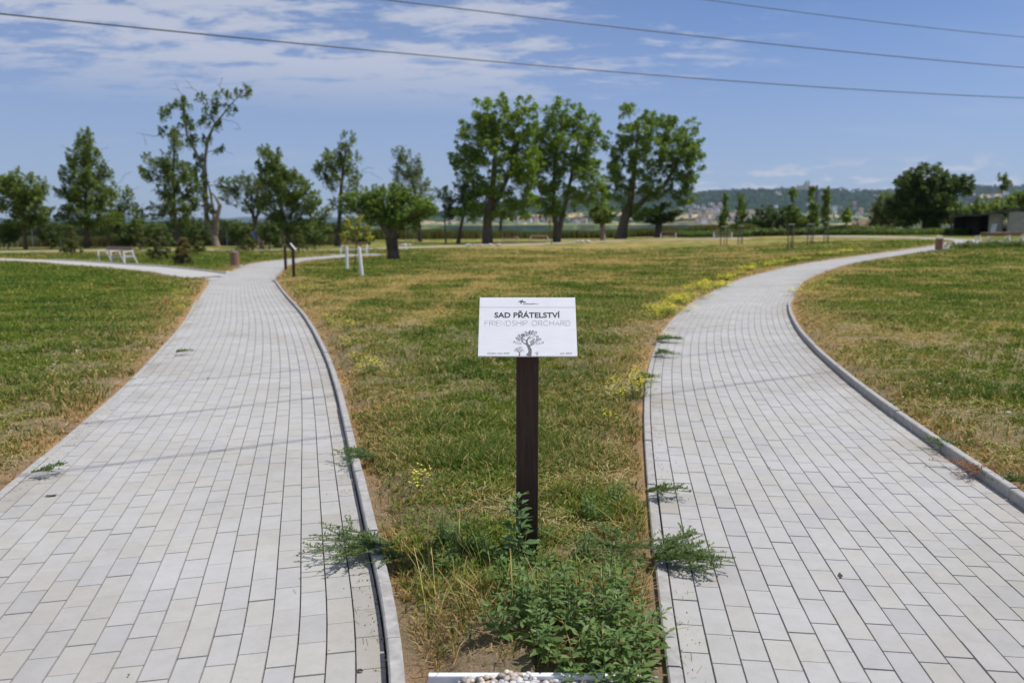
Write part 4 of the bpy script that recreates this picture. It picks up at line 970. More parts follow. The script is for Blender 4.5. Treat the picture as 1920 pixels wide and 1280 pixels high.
sp = [(1675, 434, [(1676, 388, 12, 14), (1668, 402, 10, 8), (1685, 400, 9, 8)], 'bright young tree in front of the willow'), (1725, 430, [(1724, 398, 8, 16)], 'small bright sapling under the broad tree'),
      (1775, 430, [(1778, 385, 9, 16), (1768, 400, 9, 10), (1785, 392, 8, 12)], 'bright young tree at the right of the broad tree'), (1587, 440, [(1587, 404, 5, 12)], 'tiny sapling left of the dirt mound')]
for k, (px, py, el, lab) in enumerate(sp):
    sapling(lab, px, py, el, seed=220 + k, grp='bright young trees near the broad tree', leaf=.16, cl=.42, per=34, n=30, col=BRIGHT)
for k, (px, py, wpx) in enumerate([(1670, 433, 18), (1786, 431, 13), (1768, 431, 9), (1722, 431, 8)]):
    stake_frame(px, py, 1.75, wpx, ['grey stakes round the bright young tree by the willow', 'grey stakes beside the open end of the shed', 'grey stakes just left of the shed end', 'grey stakes under the broad tree'][k], simple('grey_stake', (.3, .28, .25), .85, 8, .2), False, 3 if k == 0 else 2, .09)
sapling('tall thin sapling in front of the white wall of the shed', 1878, 441, [(1881, 335, 7, 10), (1886, 348, 9, 9), (1876, 352, 6, 5), (1872, 395, 10, 8), (1884, 392, 6, 8), (1876, 405, 8, 6)], seed=231, leaf=.13, cl=.3, per=34, n=34, col=(.13, .19, .045), grp=SG)
stake_frame(1874, 441, 1.75, 13, 'pale stakes round the tall thin sapling by the shed', simple('pale_stake', (.42, .36, .26), .85, 8, .2), False)
stake_frame(1903, 440, 2.0, 9, 'dark stakes with white crossbar before the white shed wall')
sapling('thin sapling with few leaves at the far right', 1904, 440, [(1904, 388, 4, 10)], seed=232, leaf=.09, cl=.2, per=16, n=10, grp=SG)
sapling('autumn tinted sapling between white wrapped stakes', 664, 512, [(673, 413, 10, 10), (662, 425, 14, 10), (690, 428, 8, 12), (655, 442, 12, 8), (678, 440, 14, 10), (700, 447, 9, 5), (640, 445, 7, 8), (652, 420, 5, 8)], seed=233, leaf=.08, cl=.12, per=7, n=26,
        col=(.34, .34, .07), warm=.3, var=.35, tr=.022)
for k, (px, py, ptop, lab) in enumerate([(651, 506, 463, 'white wrapped stake left of the autumn tinted sapling'), (679, 519, 464, 'leaning white wrapped stake right of the autumn tinted sapling')]):
    g_ = G(px, py); s = g_[1] / F; h = (py - ptop) * s; root = empty('wrapped_stake', g_, 0, lab, 'stake', 'white wrapped stakes by the sapling'); dxx = (0 if k == 0 else -.09)
    mb = MB(); mb.tube([(0, 0, -.05), (dxx, 0, h)], .045, 10); mb.build('pole', M_stake, root)
    mb = MB()
    pts = []; rd = []
    for i in range(30): f = i / 29; pts.append((dxx * f, 0, .01 + (h - .01) * f)); rd.append(.062 + .006 * (i % 2))
    mb.tube(pts, rd, 12); mb.build('wrapping', M_white, root, smooth_=True)
for k, (px, py) in enumerate([(8, 466), (28, 467), (530, 463), (505, 462), (765, 458), (785, 457), (905, 452)]):
    stake_frame(px, py, 1.7, [8, 9, 5, 6, 8, 8, 6][k], ['pale stakes at the far left edge', 'leaning pale stakes right of the far left pair', 'grey stakes behind the signposts', 'grey stakes left of the signposts', 'pale stakes left of the pale tree trunk', 'yellowish stakes by the pale tree trunk', 'thin stakes beside the leftmost walnut'][k],
                simple('weathered_stake', (.33, .27, .2), .85, 8, .2), False, 2, .07)
sapling('yellow leaved sapling in front of the forked double trunk', 1034, 459, [(1031, 410, 5, 8), (1033, 425, 5, 8)], seed=235, col=(.2, .22, .03), leaf=.1, cl=.2, per=16, n=14)
# ---- wire fence on the left
fence = empty('wire_fence', G(300, 462), 0, 'wire mesh fence with blue grey posts before the undergrowth', 'fence')
Bf = np.array(fence.location); fp = [G(x, 464.5 - x * .004) for x in range(-250, 660, 52)]
M_fpost = simple('fence_post_paint', (.16, .22, .28), .5, 10, .1)
for q in fp:
    mb = MB(); r_ = q - Bf; mb.tube([(r_[0], r_[1], r_[2] - .1), (r_[0], r_[1], r_[2] + 1.75)], .035, 8); mb.build('post', M_fpost, fence)
mb = MB()
for a_, b_ in zip(fp[:-1], fp[1:]):
    a2 = a_ - Bf; b2 = b_ - Bf
    for h in np.arange(.1, 1.7, .2): mb.bar((a2[0], a2[1], a2[2] + h), (b2[0], b2[1], b2[2] + h), .006)
    for f in np.linspace(0, 1, 15)[:-1]: q = a2 + (b2 - a2) * f; mb.bar((q[0], q[1], q[2] + .1), (q[0], q[1], q[2] + 1.7), .005)
mb.build('wire_mesh', M_fpost, fence)
# ---- white stones beside the distant path
rs = random.Random(3); st0 = None
import bmesh
for k, px in enumerate([757, 768, 874, 880, 890, 897, 903, 911, 920, 934, 938, 760, 1075, 1083, 1092, 1103]):
    g_ = G(px, 462 if px < 1000 else 455)
    if st0 is None:
        bm = bmesh.new(); bmesh.ops.create_icosphere(bm, subdivisions=2, radius=.2)
        for v in bm.verts: v.co *= 1 + .25 * (math.sin(v.co.x * 17) * math.cos(v.co.y * 13 + 2) + .3 * math.sin(v.co.z * 29)); v.co.z *= .65
        me = bpy.data.meshes.new('boulder'); bm.to_mesh(me); bm.free(); me.materials.append(simple('pale_stone', (.55, .53, .5), .9, 5, .15)); o = bpy.data.objects.new('boulder', me); st0 = o
    else: o = st0.copy()
    COL.objects.link(o); o.location = (g_[0], g_[1], g_[2] + .12); o.rotation_euler = (0, 0, rs.random() * 6); s_ = rs.uniform(.7, 1.3); o.scale = (s_, s_, s_)
    tag(o, 'pale boulder lying along the edge of the distant path', 'stone', 'pale boulders along the edge of the distant path')
# ---- dirt mound
g_ = G(1617, 437); Yd = 118; c0 = AD(1617, 430, Yd); s = Yd / F
nx, ny = 60, 34; gx, gy = np.meshgrid(np.linspace(-1, 1, nx), np.linspace(-1, 1, ny)); rr_ = np.sqrt(gx ** 2 + gy ** 2)
hh = 1.5 * ss(1 - rr_, 0, .65) * (.75 + .5 * fbm(gx * 4 + 5, gy * 4, 8, 3)) + .45 * (fbm(gx * 14, gy * 9, 5, 3) - .5) * (rr_ < .9) + .5 * np.exp(-((gx + .75) / .18) ** 2 - gy ** 2 * 5)
V = np.c_[(gx * 34 * s).ravel(), (gy * 4).ravel(), (hh - .1).ravel()]; i, j = np.meshgrid(np.arange(ny - 1), np.arange(nx - 1), indexing='ij')
Q = np.c_[(i * nx + j).ravel(), (i * nx + j + 1).ravel(), ((i + 1) * nx + j + 1).ravel(), ((i + 1) * nx + j).ravel()]
o = np_mesh('dirt_mound', V, Q, None, None, simple('dug_earth', (.25, .165, .12), .95, 1.2, .45, .1, bmp=1.0)); o.location = (c0[0], Yd, float(gz0(c0[0], Yd)) + .1)
tag(o, 'brown heap of dug earth beyond the staked saplings', 'mound')
# ---- shed at the right edge
M_roof = simple('dark_roof_sheet', (.06, .06, .058), .8, 3, .4); M_wallw = simple('pale_render', (.33, .315, .29), .9, 2.5, .15); M_dk = simple('dark_boards', (.045, .035, .03), .9, 5, .4, sc3=(4, 4, .5))
SY = 74.0
shed = empty('shed', (AD(1850, 430, SY)[0], SY, float(gz0(AD(1850, 430, SY)[0], SY))), 0, 'low open fronted shed with dark roof and pale walls at the right edge', 'shed')
ox, oy, oz = shed.location
def sx(px): return AD(px, 430, SY)[0] - ox
def sz(py): return AD(1850, py, SY)[2] - oz
zb = -.1
def roof(x0, z0, x1, z1, y0, y1, th, name):
    mb = MB(); n = 14
    pts = []; fc = []
    for i in range(n + 1):
        f = i / n; x = x0 + (x1 - x0) * f; z = z0 + (z1 - z0) * f + .06 * math.sin(f * 9)
        pts += [(x, y0, z), (x + 2.9, y1, z + .1), (x + 2.9, y1, z + .1 - th), (x, y0, z - th)]
    for i in range(n):
        b = 4 * i
        for k in range(4): fc.append((b + k, b + (k + 1) % 4, b + 4 + (k + 1) % 4, b + 4 + k))
    fc += [(0, 1, 2, 3), (4 * n + 3, 4 * n + 2, 4 * n + 1, 4 * n)]
    mb.poly(pts, fc); return mb.build(name, M_roof, shed)
roof(sx(1778), sz(406), sx(1884), sz(394.5), -.5, 5, .16, 'roof')
roof(sx(1882), sz(393.5), sx(2010), sz(381), -.3, 5.4, .2, 'roof')
mb = MB()
mb.box(((sx(1780) + sx(1872)) / 2 + 2.9, 4.6, (zb + sz(400)) / 2), (sx(1872) - sx(1780), .12, sz(400) - zb)); mb.box((sx(1861), 3.4, (zb + sz(397)) / 2 - .1), (.1, 2.6, sz(397) - zb - .2))
mb.build('back_wall', M_dk, shed)
mb = MB(); mb.box(((sx(1860) + sx(1886)) / 2, .6, (zb + sz(400)) / 2), (sx(1886) - sx(1860), .14, sz(400) - zb)); mb.build('wall', M_wallw, shed)
mb = MB(); mb.box(((sx(1888) + sx(2010)) / 2, 0, (zb + sz(397)) / 2), (sx(2010) - sx(1888), .2, sz(397) - zb)); mb.build('wall', M_wallw, shed)
mb = MB()
for px in (1781,): mb.box((sx(px), -.2, (zb + sz(403)) / 2), (.12, .12, sz(403) - zb))
mb.build('post', M_dk, shed)
mb = MB(); mb.bar((sx(1862), .15, 0), (sx(1869), .4, 1.15), .45, .05); o = mb.build('white_sheet', M_white); o.location = shed.location
tag(o, 'white sheet leaning against the pale shed wall', 'sheet')
# ---- person far behind on the left
def person(px, py):
    B = G(px, py); root = empty('person', B, R(200), 'person in a bright blue top standing behind the low pine', 'person')
    J = {'pel': (0, 0, .95), 'ch': (0, .01, 1.3), 'nk': (0, .02, 1.5), 'hd': (0, 0, 1.66), 'hl': (.09, 0, .92), 'kl': (.1, -.02, .5), 'al': (.1, .03, .08), 'tl': (.1, -.12, .03),
         'hr': (-.09, 0, .92), 'kr': (-.1, -.04, .5), 'ar': (-.12, 0, .08), 'tr': (-.12, -.15, .03), 'sl': (.19, .02, 1.42), 'el': (.25, .03, 1.14), 'wl': (.22, -.1, .92), 'fl': (.21, -.14, .84),
         'sr': (-.19, .02, 1.42), 'er': (-.26, .04, 1.14), 'wr': (-.23, -.08, .92), 'fr': (-.22, -.12, .84)}
    Rd = dict(pel=.14, ch=.16, nk=.06, hd=.105, hl=.1, kl=.065, al=.045, tl=.035, hr=.1, kr=.065, ar=.045, tr=.035, sl=.065, el=.045, wl=.032, fl=.03, sr=.065, er=.045, wr=.032, fr=.03)
    E_ = [('pel', 'ch'), ('ch', 'nk'), ('nk', 'hd'), ('pel', 'hl'), ('hl', 'kl'), ('kl', 'al'), ('al', 'tl'), ('pel', 'hr'), ('hr', 'kr'), ('kr', 'ar'), ('ar', 'tr'), ('ch', 'sl'), ('sl', 'el'), ('el', 'wl'), ('wl', 'fl'), ('ch', 'sr'), ('sr', 'er'), ('er', 'wr'), ('wr', 'fr')]
    K = list(J); me = bpy.data.meshes.new('body'); me.from_pydata([J[k] for k in K], [(K.index(a_), K.index(b_)) for a_, b_ in E_], [])
    o = bpy.data.objects.new('body', me); COL.objects.link(o); o.parent = root
    o.modifiers.new('skin', 'SKIN')
    for i_, k in enumerate(K): me.skin_vertices[0].data[i_].radius = (Rd[k], Rd[k] * .85)
    me.skin_vertices[0].data[0].use_root = True; sb = o.modifiers.new('sub', 'SUBSURF'); sb.levels = 1; sb.render_levels = 2
    m, t, p, _ = new_mat('clothed_body'); g = t.nodes.new('ShaderNodeTexCoord'); sp_ = t.nodes.new('ShaderNodeSeparateXYZ'); t.links.new(g.outputs['Object'], sp_.inputs[0])
    dv = t.nodes.new('ShaderNodeMath'); dv.operation = 'DIVIDE'; dv.inputs[1].default_value = 1.8; t.links.new(sp_.outputs[2], dv.inputs[0])
    rp = t.nodes.new('ShaderNodeValToRGB'); rp.color_ramp.interpolation = 'CONSTANT'; els = rp.color_ramp.elements
    els[0].position = 0; els[0].color = (.04, .05, .08, 1); els[1].position = .53; els[1].color = (.03, .16, .75, 1); e = els.new(.845); e.color = (.45, .27, .2, 1)
    t.links.new(dv.outputs[0], rp.inputs[0]); t.links.new(rp.outputs[0], p.inputs['Base Color']); p.inputs['Roughness'].default_value = .8; me.materials.append(m)
    bm = bmesh.new(); bmesh.ops.create_icosphere(bm, subdivisions=2, radius=.12)
    for v in bm.verts: v.co.z = max(v.co.z, -.03)
    me = bpy.data.meshes.new('hair'); bm.to_mesh(me); bm.free(); me.materials.append(simple('brown_hair', (.06, .04, .025), .7)); h = bpy.data.objects.new('hair', me); COL.objects.link(h); h.parent = root; h.location = (0, .015, 1.71)
person(477, 465)
# ---- hillside town, basilica and mast
M_hw = [simple('house_render', c_, .9, .05, .1) for c_ in ((.68, .66, .62), (.55, .48, .40), (.75, .75, .76))]; M_hr = [simple('roof_tile', c_, .9, .05, .15) for c_ in ((.26, .13, .10), (.19, .12, .10), (.2, .19, .19))]
def house_mesh(k):
    w_, d_, h_, r_ = [(14, 10, 7, 4.5), (11, 11, 8, 4), (20, 11, 7, 3.5)][k]
    a, b = w_ / 2, d_ / 2; o_ = .6
    v = [(-a, -b, -4), (a, -b, -4), (a, b, -4), (-a, b, -4), (-a, -b, h_), (a, -b, h_), (a, b, h_), (-a, b, h_), (-a, 0, h_ + r_), (a, 0, h_ + r_),
         (-a - o_, -b - o_, h_ - .3), (a + o_, -b - o_, h_ - .3), (a + o_, 0, h_ + r_ + .3), (-a - o_, 0, h_ + r_ + .3), (a + o_, b + o_, h_ - .3), (-a - o_, b + o_, h_ - .3)]
    f = [(0, 1, 5, 4), (1, 2, 6, 5), (2, 3, 7, 6), (3, 0, 4, 7), (4, 8, 7), (5, 6, 9), (10, 11, 12, 13), (13, 12, 14, 15)]; mi = [0] * 6 + [1] * 2
    # windows as small dark recesses proud 5 cm
    b0 = len(v)
    for i in range(4):
        x = -a + (i + .7) * w_ / 4.4
        for z in (1.2, 4.4):
            q = len(v); v += [(x, -b - .05, z), (x + 1.2, -b - .05, z), (x + 1.2, -b - .05, z + 1.5), (x, -b - .05, z + 1.5)]; f.append((q, q + 1, q + 2, q + 3)); mi.append(2)
    me = bpy.data.meshes.new('house'); me.from_pydata(v, [], f); me.materials.append(M_hw[k]); me.materials.append(M_hr[k % 3]); me.materials.append(M_dk)
    me.polygons.foreach_set('material_index', mi); return me
HM = [house_mesh(k) for k in range(3)]; rh = random.Random(9)
def T_of(py, px):   # invert the hill profile
    best = min(np.linspace(.02, .98, 60), key=lambda tt: abs(proj_y(hs1(px, tt)) - py)); return best
def proj_y(p_):
    yc = p_[1] * math.cos(TH) - (p_[2] - HC) * math.sin(TH); zc = p_[1] * math.sin(TH) + (p_[2] - HC) * math.cos(TH); return 640 - F * zc / yc
spots = []
for k in range(62): spots.append((rh.gauss(1325, 38), rh.uniform(384, 420)))
for k in range(16): spots.append((rh.uniform(1395, 1450), rh.uniform(400, 420)))
for k in range(10): spots.append((rh.uniform(1505, 1600), rh.uniform(386, 402)))
for k in range(18): spots.append((rh.uniform(1595, 1700), rh.uniform(396, 408)))
for k in range(22): spots.append((rh.uniform(930, 1100), rh.uniform(414, 421)))
for k in range(8): spots.append((rh.uniform(820, 910), rh.uniform(413, 420)))
for k in range(8): spots.append((rh.uniform(1395, 1700), rh.uniform(357, 372)))
for k in range(6): spots.append((rh.uniform(1800, 1920), rh.uniform(364, 372)))
for px, py in spots:
    q = hs1(px, T_of(py, px)); k = rh.choice([0, 0, 1, 1, 2]); o = bpy.data.objects.new('house', HM[k]); COL.objects.link(o); o.location = tuple(q + np.array([0, -14, 6])); o.rotation_euler = (0, 0, rh.uniform(-.9, .9)); s_ = rh.uniform(.75, 1.2) ; o.scale = (s_,) * 3
    tag(o, 'small house with pitched roof among trees on the far hillside', 'house', 'houses of the town on the far hillside')
M_bas = simple('pale_stone_wall', (.78, .70, .56), .9, .04, .08); M_basr = simple('slate_roof', (.12, .13, .13), .8, .05, .2); M_win = simple('dark_window', (.05, .05, .06), .4)
q = hs1(1487, .985); bas = empty('hilltop_church', q + np.array([0, -130, 5]), R(8), 'twin towered pale church with long wings on the hill crest', 'church')
bas.scale = (.86,) * 3
mb = MB(); mb.box((0, 0, 6), (34, 20, 44)); mb.build('nave', M_bas, bas)
mb = MB(); mb.poly([(-18, -11, 28), (18, -11, 28), (18, 11, 28), (-18, 11, 28), (-18, 0, 36), (18, 0, 36)], [(0, 1, 5, 4), (2, 3, 4, 5), (0, 4, 3), (1, 2, 5)]); mb.build('roof', M_basr, bas)
for x in (-8, 12):
    mb = MB(); mb.box((x, -12, 20), (9, 9, 44)); tw = mb.build('tower', M_bas, bas)
    mb = MB(); mb.poly([(x - 5.2, -17.2, 42), (x + 5.2, -17.2, 42), (x + 5.2, -6.8, 42), (x - 5.2, -6.8, 42), (x, -12, 58)], [(0, 1, 4), (1, 2, 4), (2, 3, 4), (3, 0, 4)]); mb.build('spire', M_basr, tw)
    mb = MB(); mb.box((x, -16.6, 34), (3, .4, 6)); mb.build('belfry_window', M_win, tw)
for sg in (-1, 1):
    mb = MB(); mb.box((sg * 42, 4, 0), (50, 18, 30)); wg = mb.build('wing', M_bas, bas)
    mb = MB(); x0, x1 = sg * 42 - 26, sg * 42 + 26; mb.poly([(x0, -6, 15), (x1, -6, 15), (x1, 14, 15), (x0, 14, 15), (x0, 4, 21), (x1, 4, 21)], [(0, 1, 5, 4), (2, 3, 4, 5), (0, 4, 3), (1, 2, 5)]); mb.build('roof', simple('church_tile_roof', (.3, .14, .1), .9, .05, .15), wg)
    mb = MB()
    for i in range(8): mb.box((sg * 42 - 21 + i * 6, -5.2, 8), (1.8, .4, 3))
    mb.build('window', M_win, wg)
mq = AD(1530, 392, 2400); mst = empty('lattice_mast', (mq[0], 2400, 0), 0, 'tall thin dark lattice mast on the skyline right of the church', 'mast')
mtop = AD(1530, 347, 2400)[2]; mb = MB(); n = 10
for a_, b_ in ((-1, -1), (1, -1), (1, 1), (-1, 1)): mb.bar((a_ * 5, b_ * 5, 0), (a_ * 1.2, b_ * 1.2, mtop), 1.1)
for i in range(n):
    f = i / n; f2 = (i + 1) / n; r0 = 5 - 3.8 * f; r1 = 5 - 3.8 * f2
    mb.bar((-r0, -r0, mtop * f), (r1, -r1, mtop * f2), .6); mb.bar((r0, -r0, mtop * f), (-r1, -r1, mtop * f2), .6)
mb.build('lattice', M_dk, mst); mb = MB(); mb.box((0, 0, mtop * .86), (9, 9, 3)); mb.build('platform', M_dk, mst)
# forest tufts on the ridge crest
cts = []; 
for px in np.arange(850, 2300, 1.6):
    q = hs1(min(px, 2280), 1.0 if rng.random() < .6 else rng.uniform(.8, 1)); cts.append(q + np.array([rng.uniform(-6, 6), rng.uniform(-80, 0), rng.uniform(-2, 7)]))
V, Qf, C = leaves_mesh(np.array(cts), rng.uniform(5, 11, len(cts)), 22, 5.0, (.03, .05, .022), .3, .1, .0)
tag(np_mesh('forest', V, Qf, None, C, M_leaf), 'dark forest covering the crest of the far ridge', 'forest', None, 'stuff')
cts = []
while len(cts) < 5000:
    px = rng.uniform(860, 2290); q = hs1(px, rng.uniform(.12, .97)); py = proj_y(q)
    if ((1270 < px < 1440 and py > 382) or (py > 392)) and rng.random() < .75: continue
    cts.append(q + np.array([0, 0, rng.uniform(0, 6)]))
cts = np.array(cts)
V, Qf, C = leaves_mesh(cts, rng.uniform(7, 13, len(cts)), 12, 6.0, (.036, .06, .022), .35, .1, .05)
tag(np_mesh('forest', V, Qf, None, C, M_leaf), 'scattered woods and garden trees across the far hillside', 'forest', None, 'stuff')
# ---- power lines
M_wire = simple('black_cable', (.02, .02, .022), .5)
def wire(pxs, y0, slope, label, grp, rad=.011, ext=60):
    # vertical plane y = y0 + slope*x ; fit height as a parabola
    X = []; Z = []
    for px, py in pxs:
        d = ray(px, py); t_ = y0 / (d[1] - slope * d[0]); X.append(d[0] * t_); Z.append(HC + d[2] * t_)
    cf = np.polyfit(X, Z, 2 if len(X) > 2 else 1); xs = np.linspace(min(X) - 12, max(X) + 12, 60)
    mb = MB(); mb.tube([(x, y0 + slope * x, float(np.polyval(cf, x))) for x in xs], rad, 6)
    o = mb.build('power_cable', M_wire); tag(o, label, 'cable', grp); return o
PG = 'power cables crossing the sky'
wire([(0, 26), (640, 90), (1000, 122), (1440, 157), (1920, 184)], 37, .59, 'lowest of the three cables, spanning the whole sky', PG, .024)
wire([(724, 0), (1060, 40), (1370, 75), (1920, 127)], 29, .59, 'middle one of the three cables crossing the sky', PG, .019)
wire([(1325, 0), (1600, 36), (1920, 70)], 25, .59, 'uppermost cable in the top right corner', PG, .013)
hC = 8.0
for k, (a_, b_) in enumerate([(G(100, 893)[:2], G(1500, 710)[:2]), (G(480, 764)[:2], G(1500, 647)[:2]), (G(480, 706)[:2], G(1460, 612)[:2])]):
    a_ = np.array(a_); b_ = np.array(b_); d = (b_ - a_) / np.linalg.norm(b_ - a_); off = hC * np.array([SUNV.x / SUNV.z, SUNV.y / SUNV.z])
    mb = MB(); p0 = a_ + off - d * 25; p1 = b_ + off + d * 30; mb.tube([(*(p0 + (p1 - p0) * f), hC) for f in np.linspace(0, 1, 12)], .013, 6)
    tag(mb.build('overhead_cable', M_wire), 'cable passing high over the paths that casts one of the three thin shadow lines', 'cable', 'cables high over the paths casting thin shadow lines')

# ================================================================== foreground
# ---- white edging strip and pebbles
mb = MB(); mb.box((.045, G(900, 1262, .05)[1], .009), (.64, .022, .08)); tag(mb.build('edging_strip', M_white, None, .004), 'white edging strip at the tip of the lawn between pebbles and soil', 'edging')
pv = []; pf = []; pc = []
bm = bmesh.new(); bmesh.ops.create_icosphere(bm, subdivisions=2, radius=1); IV = np.array([v.co[:] for v in bm.verts]); IF = np.array([[v.index for v in f.verts] for f in bm.faces]); bm.free()
PCOL = np.array([[.55, .53, .5], [.62, .6, .58], [.42, .36, .28], [.35, .36, .38], [.6, .5, .38], [.2, .18, .17], [.48, .4, .33], [.68, .67, .66]])
n = 0
for k in range(4200):
    y = rng.uniform(1.3, 2.45); xl = np.interp(y, [1.0, 2.47], [-.17, -.27]); xr = np.interp(y, [.9, 2.47], [.34, .49]); x = rng.uniform(xl, xr)
    y = y + (.075 if x > .36 else 0) * rng.random(); r = rng.uniform(.007, .016) ; sc_ = np.array([1, rng.uniform(.6, .95), rng.uniform(.45, .75)]) * r; an = rng.uniform(0, 6.28); ca, sa = math.cos(an), math.sin(an)
    P = IV * (1 + .12 * np.sin(IV[:, [1, 2, 0]] * 3 + k)) * sc_; tl = rng.normal(0, .3); P = np.c_[P[:, 0] * ca - P[:, 1] * sa, P[:, 0] * sa + P[:, 1] * ca, P[:, 2] + P[:, 0] * tl * .5]
    pv.append(P + np.array([x, y, float(gz(x, y)[0]) + rng.uniform(0.018, .034)])); pf.append(IF + n); n += len(IV); pc.append(np.tile(PCOL[rng.integers(len(PCOL))] * rng.uniform(.8, 1.1), (len(IV), 1)))
M_peb = attr_mat('pebble', 0, .6, .4)
tag(np_mesh('pebbles', np.vstack(pv), None, np.vstack(pf), np.vstack(pc), M_peb, smooth_=True), 'mixed pale pebbles at the tip between the two paths', 'pebbles', None, 'stuff')

# ---- grass
def blades(n, r0, r1, amax, seed, hscale=1.0, region=None, fixed=None):
    rg = np.random.default_rng(seed)
    a = rg.uniform(-amax, amax, n); r = r0 * (r1 / r0) ** rg.random(n)
    if fixed is not None: x, y = fixed(rg, n); r = np.hypot(x, y)
    else: x = np.sin(a) * r; y = np.cos(a) * r
    # gather in tussocks
    k = .035 * 2.0 ** np.round(np.log2(np.maximum(r, 1) / 4) * .7); ra = .6; xr_ = x * math.cos(ra) - y * math.sin(ra); yr_ = x * math.sin(ra) + y * math.cos(ra); gxr = np.round(xr_ / (k * 3)) * k * 3; gyr = np.round(yr_ / (k * 3)) * k * 3
    gx = gxr * math.cos(ra) + gyr * math.sin(ra); gy = -gxr * math.sin(ra) + gyr * math.cos(ra)
    jx = fract_hash(np.round(gxr / k), np.round(gyr / k), 5) - .5; jy = fract_hash(np.round(gxr / k), np.round(gyr / k), 6) - .5
    f = rg.random(n) ** 1.5 * .5 * (1 - ss(r, 14, 26))
    x = x + (gx + jx * k * 2.5 - x) * f; y = y + (gy + jy * k * 2.5 - y) * f
    pd = pdist(x, y)
    keep = (pd > rg.uniform(-.02, .03, n)) & ~((y < 2.50) & (np.abs(x) < .8)) & (y > 1.2)
    dr = dryness(x, y); ed = edge_dry(pd, x, y)
    bare = fbm(x * 3, y * 3, 77, 3)
    # thin out in bare / dry edge spots close by
    keep &= rg.random(n) > np.clip(ss(bare, .5, .62) * .75 * (r < 14) + ed * .35, 0, .88)
    keep &= ~((y < 3.05) & (rg.random(n) < .80)); keep &= ~((y < 3.6) & (rg.random(n) < .3))
    x, y, r, pd, dr, ed = (v[keep] for v in (x, y, r, pd, dr, ed)); n = len(x)
    z = gz(x, y)
    mid = (pdist(x, y, (0,)) > 0) & (x > -3) & (x < 2.2) & (y < 7)
    dd = np.clip(ss(dr + rg.normal(0, .16, n), .30, .80), 0, 1); dd = np.clip(dd + ed * 1.0 * (rg.random(n) < .85), 0, 1)
    lush = ss(fbm(x * 1.4, y * 1.4, 55, 3), .45, .7)
    h = (.030 + .038 * lush + .028 * rg.random(n)) * (1 - .45 * dd) * rg.uniform(.6, 1.45, n)
    h = np.where(mid, h * (1.0 + .75 * lush * (y < 4.3)), h) * hscale
    h *= 1 + .25 * ss(r, 15, 60)
    w_ = (.0014 + .00040 * r) * rg.uniform(.7, 1.3, n) * np.where(rg.random(n) < .08, 1.8, 1)
    la = rg.uniform(0, 6.283, n); lean = rg.uniform(.15, .95, n) * h * (1 + .8 * dd)
    fa = rg.uniform(0, 6.283, n)
    wx, wy = np.cos(fa) * w_, np.sin(fa) * w_; lx, ly = np.cos(la) * lean, np.sin(la) * lean
    z = z - .004
    v0 = np.c_[x - wx, y - wy, z]; v1 = np.c_[x + wx, y + wy, z]
    hm = h * .6; v2 = np.c_[x + wx * .75 + lx * .3, y + wy * .75 + ly * .3, z + hm]; v3 = np.c_[x - wx * .75 + lx * .3, y - wy * .75 + ly * .3, z + hm]
    v4 = np.c_[x + lx, y + ly, z + h * (1 - .25 * rg.random(n))]
    V = np.stack([v0, v1, v2, v3, v4], 1).reshape(-1, 3); b = np.arange(n)[:, None] * 5
    g = lerp(np.tile(GREEN, (n, 1)), np.tile(LUSH, (n, 1)), lush * .85)
    g = g * (1 + .35 * (rg.random(n)[:, None] - .4) * np.array([1.2, 1, .6]))
    st = lerp(np.tile(STRAW, (n, 1)), np.tile(BROWN * 1.15, (n, 1)), np.clip(ed * .8 + .25 * rg.random(n), 0, 1))
    c = lerp(g, st, np.where(rg.random(n) < dd * .92 + .05, 1.0, dd * .35)) * rg.uniform(.72, 1.28, n)[:, None]
    C = np.repeat(c, 5, axis=0); C[4::5] *= 1.15
    return V, b + np.array([[0, 1, 2, 3]]), b + np.array([[3, 2, 4]]), C
V, Qf, Tf, C = blades(980000, 2.45, 75, R(41), 301)
tag(np_mesh('grass', V, Qf, Tf, C, M_blade), 'mown lawn grass, green with straw coloured dry patches', 'grass', None, 'stuff')
def nearbox(rg, n): return rg.uniform(-1.6, 1.5, n), 2.75 + 3.8 * rg.random(n) ** 1.2
V, Qf, Tf, C = blades(95000, 2.5, 6, R(40), 302, 1.05, fixed=nearbox)
tag(np_mesh('grass', V, Qf, Tf, C, M_blade), 'taller uncut grass around the foot of the name board post', 'grass', None, 'stuff')
# ---- broad leaved ground cover in the lawn (clover, yarrow, dandelion leaves)
def ground_cover(n, seed):
    rg = np.random.default_rng(seed); npatch = n // 45
    a = rg.uniform(-R(40), R(40), npatch); r = 2.8 * (20 / 2.8) ** rg.random(npatch); px = np.sin(a) * r; py = np.cos(a) * r
    sig = .05 + .02 * r
    x = np.repeat(px, 45) + rg.normal(0, 1, npatch * 45) * np.repeat(sig, 45); y = np.repeat(py, 45) + rg.normal(0, 1, npatch * 45) * np.repeat(sig, 45); r = np.hypot(x, y)
    k = (pdist(x, y) > .06) & (y > 2.6); x, y, r = x[k], y[k], r[k]; n = len(x); z = gz(x, y) + rg.uniform(.015, .055, n)
    s = (.006 + .0007 * r) * rg.uniform(.7, 1.5, n); an = rg.uniform(0, 6.28, n); u = np.c_[np.cos(an), np.sin(an), rg.normal(0, .35, n)]; v = np.c_[-np.sin(an), np.cos(an), rg.normal(0, .35, n)]
    P = np.c_[x, y, z]; s = s[:, None]; V = np.stack([P - u * s, P + v * s * .6, P + u * s * 1.3, P - v * s * .6], 1).reshape(-1, 3)
    c = np.array([.12, .18, .035]) * rg.uniform(.6, 1.5, n)[:, None]; return V, np.arange(4 * n).reshape(-1, 4), np.repeat(c, 4, axis=0)
V, Qf, C = ground_cover(42000, 303)
